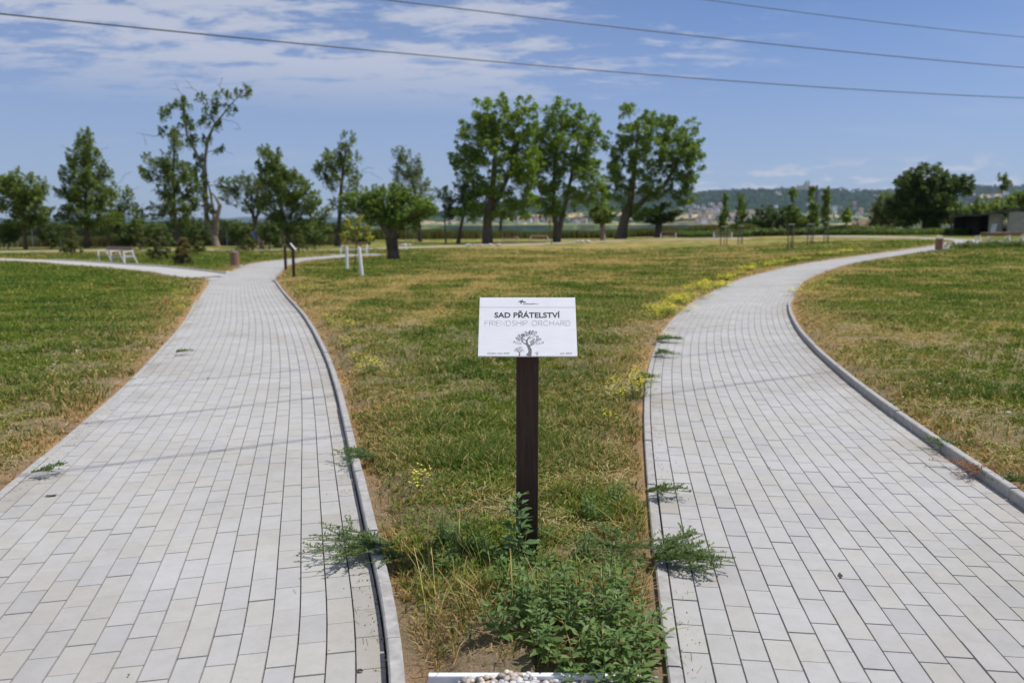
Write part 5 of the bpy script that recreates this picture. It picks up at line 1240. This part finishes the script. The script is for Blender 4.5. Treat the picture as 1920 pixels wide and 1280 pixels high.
tag(np_mesh('ground_cover', V, Qf, None, C, M_leaf), 'patches of clover and broad leaves low in the lawn', 'ground cover', None, 'stuff')
# ---- dry stalks with seed heads
def stalks(n, seed):
    rg = np.random.default_rng(seed); V = []; T_ = []; C = []
    for k in range(n):
        x = rg.uniform(-1.3, 1.25); y = rg.uniform(2.75, 6.2)
        if k < n * .3: x = rg.normal(-.32, .12); y = rg.normal(3.0, .22)
        elif k < n * .45: x = rg.normal(.0, .2); y = rg.normal(3.0, .2)
        if pdist(np.array([x]), np.array([y]))[0] < .06 or y < 2.62: continue
        h = rg.uniform(.10, .30) * (.75 if y > 4 else 1); a = rg.uniform(0, 6.28); l = h * rg.uniform(.1, .9); w_ = .0010
        z0 = float(gz(x, y)[0]); c = (STRAW * rg.uniform(.75, 1.4)) if rg.random() < .75 else GREEN * 1.4
        pts = [np.array([x + math.cos(a) * l * f * f, y + math.sin(a) * l * f * f, z0 + h * f * (1 - .15 * f)]) for f in (0, .35, .7, 1)]
        side = np.array([math.cos(a + 1.57), math.sin(a + 1.57), 0]) * w_
        b = len(V)
        for q in pts: V += [q - side, q + side]
        for i in range(3): T_ += [(b + 2 * i, b + 2 * i + 1, b + 2 * i + 3), (b + 2 * i, b + 2 * i + 3, b + 2 * i + 2)]
        C += [c] * 8
        if rg.random() < .6:
            d = pts[3] - pts[2]; d /= np.linalg.norm(d)
            for i in range(9):
                q = pts[3] - d * i * .005; sd = rg.normal(0, 1, 3); sd /= np.linalg.norm(sd); b = len(V); V += [q, q + d * .008 + sd * .0035, q + sd * .001 + d * .001]; T_.append((b, b + 1, b + 2)); C += [c * 1.1] * 3
    return np.array(V), np.array(T_), np.array(C)
V, Tf, C = stalks(300, 304)
tag(np_mesh('dry_stalks', V, None, Tf, C, M_blade), 'thin straw coloured stalks and seed heads among the grass', 'grass', None, 'stuff')
# loose dry litter on the soil
rg = np.random.default_rng(305); n = 9000; x = rg.uniform(-1.4, 1.4, n); y = 2.58 + 3.4 * rg.random(n) ** 1.5; pd = pdist(x, y); k = (pd > .02) & (rg.random(n) < np.exp(-pd / .35) + .12 + (y < 3.2) * .3); x, y = x[k], y[k]; n = len(x)
z = gz(x, y) + rg.uniform(.002, .014, n); an = rg.uniform(0, 6.28, n); ln_ = rg.uniform(.008, .035, n); u = np.c_[np.cos(an) * ln_, np.sin(an) * ln_, rg.normal(0, .004, n)]; v = np.c_[-np.sin(an), np.cos(an), np.zeros(n)] * rg.uniform(.0007, .0018, n)[:, None]
P = np.c_[x, y, z]; V = np.stack([P - u - v, P + u - v, P + u + v, P - u + v], 1).reshape(-1, 3); c = np.array([.42, .30, .17]) * rg.uniform(.5, 1.3, n)[:, None]
tag(np_mesh('dry_litter', V, np.arange(4 * n).reshape(-1, 4), None, np.repeat(c, 4, axis=0), M_blade), 'loose dead straw scattered on bare soil near the kerbs', 'litter', None, 'stuff')

rg = np.random.default_rng(306); n = 60000; a = rg.uniform(-R(40), R(40), n); rr2 = 3.2 * (22 / 3.2) ** rg.random(n); x = np.sin(a) * rr2; y = np.cos(a) * rr2; k = (pdist(x, y) > .03) & (fbm(x * 1.7, y * 1.7, 88, 3) + .25 * rg.random(n) > .62); x, y, rr2 = x[k], y[k], rr2[k]; n = len(x)
z = gz(x, y) + rg.uniform(.01, .045, n); an = rg.uniform(0, 6.28, n); ln_ = rg.uniform(.012, .035, n) * (1 + rr2 / 20); u = np.c_[np.cos(an) * ln_, np.sin(an) * ln_, rg.normal(0, .006, n)]; v = np.c_[-np.sin(an), np.cos(an), np.zeros(n)] * (.0009 + .00022 * rr2)[:, None]
P = np.c_[x, y, z]; V = np.stack([P - u - v, P + u - v, P + u + v, P - u + v], 1).reshape(-1, 3); c = np.array([.52, .42, .20]) * rg.uniform(.6, 1.25, n)[:, None]
tag(np_mesh('grass_clippings', V, np.arange(4 * n).reshape(-1, 4), None, np.repeat(c, 4, axis=0), M_blade), 'dry mowing clippings lying on the lawn in pale patches', 'clippings', None, 'stuff')
# crumbs of soil and straw on the paving along its edges
rg = np.random.default_rng(307); V = []; T_ = []; C = []
for (S_, pt_, lim) in ((S1, pt1, 20), (S2, pt2, 20)):
    for k in range(2600):
        s_ = rg.uniform(2.2, lim) ; side = rg.choice([-1, 1]); t_ = side * (HW - .03 - min(.9, rg.exponential(.05))); x, y = pt_(np.array([s_]), np.array([t_])); x = x[0]; y = y[0]; z = float(gz0(x, y)) + .0335
        if fbm(np.array([x * 1.5]), np.array([y * 1.5]), 99, 2)[0] < .5 and rg.random() < .75: continue
        a = rg.uniform(0, 6.28); q = np.array([x, y, z]); r_ = rg.uniform(.0012, .004); b = len(V)
        if rg.random() < .35: u = np.array([math.cos(a), math.sin(a), 0]) * rg.uniform(.008, .03); v = np.array([-math.sin(a), math.cos(a), 0]) * .0009; V += [q - u - v, q + u - v, q + u + v, q - u + v]; T_ += [(b, b + 1, b + 2), (b, b + 2, b + 3)]; C += [np.array([.42, .33, .18]) * rg.uniform(.6, 1.2)] * 4
        else: V += [q + np.array([math.cos(a + m_ * 2.09) * r_, math.sin(a + m_ * 2.09) * r_, -.002]) for m_ in range(3)] + [q + np.array([0, 0, r_ * .8])]; T_ += [(b, b + 1, b + 3), (b + 1, b + 2, b + 3), (b + 2, b, b + 3)]; C += [np.array([.16, .12, .08]) * rg.uniform(.5, 1.4)] * 4
tag(np_mesh('crumbs', np.array(V), None, np.array(T_), np.array(C), M_blade), 'crumbs of soil and straw along the edges of the paving', 'crumbs', None, 'stuff')
# ---- leafy weeds
def plant_parts(name, loc, label, cat, group, stems, leaves, mats=(None, None), rz=0, extra=None):
    root = empty(name, loc, rz, label, cat, group)
    mb = MB()
    for pts, rad in stems: mb.tube(pts, rad, 5, False)
    mb.build('stem', mats[0], root)
    V, Fq, C = leaves; np_mesh('foliage', V, Fq, None, C, mats[1] or M_leaf, root, smooth_=False)
    return root
M_stem = simple('green_stem', (.10, .15, .05), .6, 20, .2); M_rstem = simple('reddish_stem', (.22, .12, .07), .7, 20, .3)
def leafquad(P, d, nrm, ln_, wd):
    """folded leaf: 8 verts, 2x quads down each side"""
    d = d / np.linalg.norm(d); s = np.cross(d, nrm); s /= (np.linalg.norm(s) + 1e-9); n_ = np.cross(s, d)
    v = [P, P + d * ln_ * .38 + s * wd * .5 + n_ * wd * .12, P + d * ln_ * .40 - n_ * wd * .03, P + d * ln_ * .38 - s * wd * .5 + n_ * wd * .12,
         P + d * ln_ * .75 + s * wd * .27 - n_ * wd * .02, P + d * ln_ * .75 - n_ * wd * .12, P + d * ln_ * .75 - s * wd * .27 - n_ * wd * .02, P + d * ln_ - n_ * wd * .25]
    return v, [(0, 1, 2, 2), (0, 2, 3, 3), (1, 4, 5, 2), (2, 5, 6, 3), (4, 7, 5, 5), (5, 7, 6, 6)]
def goosefoot(loc, h, label, seed, grp=None, nst=4, spread=.09, ls=.034, col=(.155, .235, .075)):
    rg = np.random.default_rng(seed); stems = []; V = []; Fq = []; Ft = []; C = []
    for s_ in range(nst):
        a = rg.uniform(0, 6.28); l = rg.uniform(.2, 1) * spread * (s_ > 0); hh = h * (rg.uniform(.6, 1.0) if s_ else 1)
        P = [np.array([math.cos(a) * l * f, math.sin(a) * l * f, hh * f]) + rg.normal(0, .003, 3) * f for f in np.linspace(0, 1, 7)]
        stems.append(([tuple(p_) for p_ in P], list(np.linspace(.0032, .0010, 7))))
        nl = int(hh / .011) + 6
        for k in range(nl):
            f = .12 + .88 * k / nl; i = min(5, int(f * 6)); q = P[i] + (P[i + 1] - P[i]) * (f * 6 - i)
            an = k * 2.4 + rg.uniform(-.4, .4); up = .25 + .9 * f + rg.normal(0, .2); d = np.array([math.cos(an), math.sin(an), up * .6])
            L_ = ls * rg.uniform(.5, 1.35) * (1.15 - .65 * f ** 2); pet = q + d / np.linalg.norm(d) * L_ * .35
            v, fc = leafquad(pet, d + np.array([0, 0, -.15]), np.array([rg.normal(0, .35), rg.normal(0, .35), 1.0]), L_, L_ * rg.uniform(.36, .5)); b = len(V); V += v
            for t_ in fc:
                if t_[2] == t_[3]: Ft.append((b + t_[0], b + t_[1], b + t_[2]))
                else: Fq.append(tuple(b + q_ for q_ in t_))
            c = np.array(col) * rg.uniform(.75, 1.3) * (np.array([1.25, 1.2, 1.35]) if f > .85 else 1); C += [c] * 8
    root = empty('goosefoot_plant', loc, 0, label, 'weed', grp)
    mb = MB()
    for pts, rad in stems: mb.tube(pts, rad, 5, False)
    mb.build('stem', M_stem, root); np_mesh('foliage', V, Fq, Ft, np.array(C), M_leaf, root)
    return root
def gnd(x, y): return (x, y, float(gz(x, y)[0]))
GG = 'leafy goosefoot weeds crowded behind the pebbles'
gl = [(-.03, 2.66, .19), (.03, 2.76, .22), (.10, 2.63, .2), (.14, 2.80, .24), (.20, 2.67, .22), (.25, 2.84, .25), (.29, 2.64, .2), (.33, 2.76, .26), (.39, 2.68, .22), (.41, 2.85, .26), (.46, 2.62, .17), (.06, 2.90, .17), (.20, 2.92, .18), (.48, 2.78, .17), (.12, 2.55, .15), (.26, 2.54, .16), (.36, 2.52, .16), (.43, 2.47, .14), (.20, 2.46, .12), (.30, 2.43, .13), (.38, 2.42, .12)]
for k, (x, y, h) in enumerate(gl): goosefoot(gnd(x, y), h, ['leafy goosefoot in the back of the crowded patch', 'leafy goosefoot in the middle of the crowded patch', 'leafy goosefoot in the front of the patch next to the pebbles'][0 if y > 2.79 else 1 if y > 2.64 else 2] + (', left side' if x < .15 else ', centre' if x < .32 else ', right side'), 400 + k, GG, 4, .09, .046)
goosefoot(gnd(.028, 3.28), .33, 'tall single goosefoot standing against the front of the post', 430, None, 3, .035, .058, (.15, .24, .10))
goosefoot(gnd(.10, 3.30), .13, 'short leafy weed at the right foot of the post', 431, None, 5, .09, .045, (.12, .21, .06))
goosefoot(gnd(-.02, 3.18), .10, 'short leafy weed at the left foot of the post', 432, None, 5, .09, .04, (.12, .21, .06))
goosefoot(gnd(.50, 2.70), .14, 'narrow leaved weed leaning over the right path edge at the bottom', 433, None, 3, .10, .03, (.11, .19, .06))
for k, (x, y, h, lb) in enumerate([(-.10, 3.30, .12, 'leafy weed one hand left of the post foot'), (-.20, 3.42, .11, 'leafy weed between post and left kerb'), (-.32, 3.52, .12, 'leafy weed by the largest knotweed'), (-.05, 3.06, .10, 'low weed in front of the post foot'), (.20, 3.15, .10, 'low weed right of the post foot'),
        (.32, 3.40, .10, 'low weed halfway between post and right path'), (.42, 3.20, .10, 'low weed near the dense knotweed'), (-.27, 3.26, .09, 'low weed left of the post, nearest the soil'), (.14, 3.62, .09, 'low weed behind the post'), (.40, 3.90, .12, 'lush weed near the right path edge above the knotweed'), (.55, 4.15, .11, 'upper lush weed near the right path edge')]):
    goosefoot(gnd(x, y), h * 1.35, lb, 460 + k, 'leafy weeds scattered around the foot of the post', 8, .16, .032, (.125, .205, .05))
for k, (x, y, h) in enumerate([(-.22, 2.72, .06), (-.15, 2.66, .07), (-.10, 2.78, .08), (-.24, 2.62, .05)]):
    goosefoot(gnd(x, y), h, 'small seedling weed on the bare soil left of the goosefoot patch', 440 + k, 'small seedling weeds on the bare soil', 2, .03, .018)
def knotweed(x, y, label, seed, ang0, ang1, ln_, nst=16, ls=.015, h=.022, col=(.115, .165, .05), red=False, dens=1.0):
    rg = np.random.default_rng(seed); stems = []; V = []; Fq = []; Ft = []; C = []
    for s_ in range(nst):
        a = R(rg.uniform(ang0, ang1)); L_ = ln_ * rg.uniform(.45, 1); hh = h * rg.uniform(.5, 1.6); n = 9
        P = [np.array([math.cos(a + .25 * f * rg.normal(0, .6)) * L_ * f, math.sin(a) * L_ * f * (1 + .02), hh * math.sin(min(1, f * 1.3) * 1.9) * (1 - .2 * f) + .012]) for f in np.linspace(0, 1, n)]
        stems.append(([tuple(p_) for p_ in P], [.0012] * n))
        subs = [P]
        for b_ in range(4):
            i = rg.integers(2, 7); q = P[i]; a2 = a + rg.choice([-1, 1]) * rg.uniform(.4, .9); l2 = L_ * rg.uniform(.15, .35)
            S = [q + np.array([math.cos(a2) * l2 * f, math.sin(a2) * l2 * f, .02 * f]) for f in np.linspace(0, 1, 5)]; subs.append(S); stems.append(([tuple(p_) for p_ in S], [.0009] * 5))
        for S in subs:
            Ls = sum(np.linalg.norm(S[i + 1] - S[i]) for i in range(len(S) - 1)); nl = int(Ls / .0055 * dens)
            for k in range(nl):
                f = k / max(1, nl) * (len(S) - 1); i = min(len(S) - 2, int(f)); q = S[i] + (S[i + 1] - S[i]) * (f - i); an = rg.uniform(0, 6.28)
                dd_ = (S[-1] - S[0]); dd_ = dd_ / (np.linalg.norm(dd_) + 1e-9); d = dd_ * .8 + np.array([math.cos(an), math.sin(an), rg.uniform(0, .8)]) * .8; l3 = ls * rg.uniform(.6, 1.4)
                v, fc = leafquad(q, d, np.array([0, 0, 1.0]), l3, l3 * .42); b = len(V); V += v
                for t_ in fc:
                    if t_[2] == t_[3]: Ft.append((b + t_[0], b + t_[1], b + t_[2]))
                    else: Fq.append(tuple(b + q_ for q_ in t_))
                C += [np.array(col) * rg.uniform(.7, 1.4)] * 8
    root = empty('knotweed_plant', gnd(x, y), 0, label, 'weed', 'sprawling knotweeds at the path edges')
    root.location.z = max(root.location.z, .05)
    mb = MB()
    for pts, rad in stems: mb.tube(pts, rad, 4, False)
    mb.build('stem', M_rstem if red else M_stem, root); np_mesh('foliage', V, Fq, Ft, np.array(C), M_leaf, root)
q = G(722, 1045); knotweed(-.54, 3.52, 'largest sprawling knotweed reaching far over the left path kerb', 501, 150, 225, .50, 20)
knotweed(-.47, 3.38, 'knotweed just below the largest one on the left kerb', 506, 165, 240, .26, 9)
knotweed(-.86, 4.98, 'knotweed draped over the left path kerb higher up', 502, 140, 235, .34, 14)
knotweed(.62, 3.36, 'dense knotweed spilling onto the right path near the goosefoot patch', 503, -50, 60, .38, 30, dens=1.1)
knotweed(.50, 3.48, 'low knotweed mat on the soil beside the spilling one', 507, -180, 180, .28, 26)
knotweed(.74, 4.28, 'thin knotweed on the edge of the right path above the dense one', 504, -50, 40, .28, 10)
knotweed(1.22, 7.75, 'knotweed sprig on the right path edge beside the big yellow clump', 505, -20, 60, .32, 10, ls=.02)
knotweed(1.7, 9.4, 'knotweed sprig on the right path edge beyond the yellow clump', 508, -20, 60, .35, 9, ls=.022)
knotweed(1.95, 10.7, 'farthest knotweed sprig on the right path edge', 509, -20, 60, .38, 9, ls=.025)
knotweed(*G(1800, 852)[:2], 'knotweed over the raised kerb of the right path', 510, 150, 230, .3, 10)
knotweed(*G(1868, 898)[:2], 'reddish dried knotweed on the raised kerb of the right path', 511, 140, 220, .38, 14, col=(.30, .15, .09), red=True, dens=.5)
knotweed(*G(1935, 925)[:2], 'knotweed at the right image edge on the kerb', 512, 150, 230, .25, 8)
knotweed(*G(60, 905)[:2], 'small sprig lying over the left edge of the left path', 513, -30, 40, .22, 5)
knotweed(*G(330, 670)[:2], 'sprig on the left edge of the left path further up', 514, -40, 40, .25, 5, ls=.018)
# ---- yellow flowering clumps
M_yel = simple('yellow_petal', (.88, .76, .05), .5, 60, .15)
def yellow(px, py, h, rad, n, label, seed, fs=.010, grp='yellow flowering weeds along the path edges', petal=None, nst=None):
    rg = np.random.default_rng(seed); B = G(px, py); d = B[1]; fs = max(fs, .0021 * d * .62) ; n = int(n * 1.25); rad = rad * .62
    root = empty('yellow_flower_plant', gnd(B[0], B[1]), 0, label, 'flower', grp)
    mb = MB(); V = []; Fq = []; C = []; FV = []; FF = []
    for k in range(n):
        a = rg.uniform(0, 6.28); l = rad * math.sqrt(rg.random()); hh = h * rg.uniform(.55, 1.05) * (1 - .3 * l / rad); bx, by_ = math.cos(a) * l * .5, math.sin(a) * l * .5; tx, ty = math.cos(a) * l, math.sin(a) * l
        mb.tube([(bx, by_, 0), ((bx + tx) / 2, (by_ + ty) / 2, hh * .6), (tx, ty, hh)], [.0014, .0011, .0009], 4, False)
        for j in range(7):
            f = rg.uniform(.05, .85); q = np.array([bx + (tx - bx) * f, by_ + (ty - by_) * f, hh * f]); an = rg.uniform(0, 6.28); s = fs * rg.uniform(1, 2.4) ; u = np.array([math.cos(an), math.sin(an), .4]) * s; v = np.array([-math.sin(an), math.cos(an), .1]) * s * .3
            b = len(V); V += [q, q + u * .5 + v, q + u, q + u * .5 - v]; Fq.append((b, b + 1, b + 2, b + 3)); C += [np.array([.20, .27, .05]) * rg.uniform(.7, 1.4)] * 4
        for j in range(5):
            q = np.array([tx, ty, hh]) + rg.normal(0, 1, 3) * np.array([.014, .014, .012]) * (1 + d / 12)
            for m_ in range(4):
                an = m_ * 1.57 + rg.uniform(0, .5); u = np.array([math.cos(an), math.sin(an), rg.uniform(.1, .5)]) * fs * rg.uniform(.6, 1); v = np.array([-math.sin(an), math.cos(an), 0]) * fs * .38
                b = len(FV); FV += [q, q + u * .6 + v, q + u, q + u * .6 - v]; FF.append((b, b + 1, b + 2, b + 3))
    mb.build('stem', M_stem, root); np_mesh('foliage', V, Fq, None, np.array(C), M_leaf, root); np_mesh('blossoms', FV, FF, None, None, petal or M_yel, root)
yl = [(1188, 748, .26, .38, 46, 'biggest yellow flowering clump beside the right path'), (1205, 715, .22, .2, 12, 'loose yellow stems behind the biggest clump'), (1150, 760, .16, .18, 12, 'smaller yellow clump left of the biggest one'), (693, 712, .20, .24, 24, 'yellow flowering clump near the left path, left of the board'), (672, 690, .16, .2, 8, 'few yellow stems left of the clump near the left path'),
      (645, 628, .22, .25, 14, 'yellow flowering clump higher up along the left path kerb'), (620, 615, .2, .25, 8, 'loose yellow stems closest to the left path kerb'), (660, 656, .14, .25, 8, 'faint yellow clump between the two left ones'), (792, 940, .15, .08, 7, 'sparse yellow flowers low on the left of the post'),
      (1138, 800, .1, .15, 6, 'sparse yellow flowers in the grass right of the post'), (1232, 602, .15, .3, 10, 'small yellow clump at the bend of the right path'), (1240, 640, .2, .3, 8, 'pale yellow tuft left of the right path edge')]
rb = random.Random(21)
for k, f in enumerate(np.linspace(0, 1, 26)):
    px = float(np.interp(f, [0, .3, .6, 1], [1236, 1300, 1385, 1600])) + rb.uniform(-8, 4); py = float(np.interp(px, [1236, 1260, 1312, 1400, 1500, 1600], [602, 585, 552, 514, 492, 477])) - rb.uniform(-1, 7)
    yl.append((px, py, rb.uniform(.14, .3) * (1 if px < 1330 else .75), rb.uniform(.3, .9) * (1 if px < 1400 else 1.6), int(rb.uniform(9, 32) * (1.1 if px < 1400 else .6)), 'yellow flowering weed in the band along the inner bend of the right path'))
yl += [(1506, 556, .2, .7, 16, 'yellow clump at the start of the right hand kerb'), (1520, 545, .2, .7, 12, 'second yellow clump beyond the kerb start'), (1552, 532, .16, .8, 12, 'yellow clump above the kerb start'), (335, 592, .2, .4, 10, 'yellow speckled clump on the left lawn near the path'), (345, 575, .2, .4, 10, 'yellow speckles behind the red poppy'), (352, 555, .18, .5, 10, 'yellow speckled clump at the tip of the left lawn'),
      (575, 548, .12, .4, 7, 'sparse yellow flowers by the kerb below the signposts')]
for k, (px, py, h, rad, n, lab) in enumerate(yl): yellow(px, py, h, rad, n, lab, 600 + k)
# ---- poppies and small white flowers
M_red = simple('red_petal', (.70, .06, .03), .5, 60, .1); M_wp = simple('white_petal', (.75, .74, .7), .6, 60, .05)
for k, (px, py, lab, r_) in enumerate([(312, 585, 'red poppy on the left lawn close to the path', .042), (206, 553, 'small distant poppy far out on the left lawn', .028), (287, 611, 'small red poppy low in the left lawn', .018)]):
    B = G(px, py); root = empty('poppy', gnd(B[0], B[1]), 0, lab, 'flower', 'red poppies on the left lawn'); mb = MB(); mb.tube([(0, 0, 0), (.01, 0, .1), (0, 0, .16)], .002, 5); mb.build('stem', M_stem, root)
    V = []; Fq = []
    for m_ in range(5):
        a = m_ * 1.256; b = len(V); c_, s_ = math.cos(a), math.sin(a)
        V += [(0, 0, .155), (c_ * r_ * .8 - s_ * r_ * .6, s_ * r_ * .8 + c_ * r_ * .6, .18), (c_ * r_ * 1.1, s_ * r_ * 1.1, .2), (c_ * r_ * .8 + s_ * r_ * .6, s_ * r_ * .8 - c_ * r_ * .6, .18)]; Fq.append((b, b + 1, b + 2, b + 3))
    np_mesh('petals', V, Fq, None, None, M_red, root)
for k, (px, py) in enumerate([(1760, 742), (103, 698), (147, 671), (278, 662), (935, 607), (1890, 800), (970, 655), (1850, 520), (1838, 512), (1830, 524), (1822, 505), (1868, 515), (1700, 600), (1745, 640)]):
    B = G(px, py); mb = MB(); r_ = .012 + .0006 * B[1]
    for m_ in range(8): a = m_ * .785; mb.poly([(0, 0, .06), (math.cos(a - .3) * r_, math.sin(a - .3) * r_, .066), (math.cos(a + .3) * r_, math.sin(a + .3) * r_, .066)], [(0, 1, 2)])
    mb.tube([(0, 0, 0), (0, 0, .06)], .0015, 4); o = mb.build('white_flower', M_wp); o.location = gnd(B[0], B[1]); tag(o, 'tiny white flower low in the lawn', 'flower', 'tiny white flowers in the lawns')
# ---- bits on the paving
M_dl = simple('dead_leaf', (.06, .05, .035), .8, 60, .3)
for k, (px, py, s_, lab) in enumerate([(97, 930, .045, 'dark leaf on the left path near its left edge'), (1576, 1081, .028, 'crumpled leaf in the middle of the right path'), (1442, 878, .02, 'small dry leaf on the upper part of the right path'), (675, 1260, .022, 'brown crumb beside the left kerb at the bottom'), (1735, 876, .018, 'dark speck near the raised right kerb'),
        (390, 710, .03, 'small leaf far up the left path'), (242, 1268, .01, 'dark speck at the bottom of the left path'), (1315, 788, .02, 'small twig on the right path'), (730, 1188, .02, 'pebble in the shade of the left kerb')]):
    B = G(px, py, .03); rg = np.random.default_rng(700 + k); mb = MB(); n = 9; V = [(0, 0, .004)]
    for m_ in range(n): a = m_ / n * 6.283; r_ = s_ * rg.uniform(.35, .8); V.append((math.cos(a) * r_, math.sin(a) * r_ * .5, .003 + rg.uniform(0, .008)))
    mb.poly(V, [(0, 1 + m_, 1 + (m_ + 1) % n) for m_ in range(n)]); o = mb.build('fallen_leaf', M_dl); o.location = (B[0], B[1], B[2] + .031); o.rotation_euler = (0, 0, rg.uniform(0, 3)); tag(o, lab, 'leaf', 'bits of dead leaf on the paving')

# ================================================================== haze
me = bpy.data.meshes.new('haze'); bx_ = 17500; z0_, z1_ = -40, 420
me.from_pydata([(x, y, z) for x in (-bx_, bx_) for y in (-bx_, bx_) for z in (z0_, z1_)], [], [(0, 1, 3, 2), (4, 6, 7, 5), (0, 4, 5, 1), (2, 3, 7, 6), (0, 2, 6, 4), (1, 5, 7, 3)])
hz = bpy.data.objects.new('haze', me); COL.objects.link(hz); m = bpy.data.materials.new('haze'); m.use_nodes = True; t = m.node_tree; t.nodes.clear()
o = t.nodes.new('ShaderNodeOutputMaterial'); v = t.nodes.new('ShaderNodeVolumePrincipled'); v.inputs['Color'].default_value = (.62, .80, 1, 1); v.inputs['Density'].default_value = 4.2e-5; v.inputs['Anisotropy'].default_value = .2
t.links.new(v.outputs[0], o.inputs['Volume']); me.materials.append(m); tag(hz, 'thin blue summer haze over the far hills', 'haze', None, 'stuff')
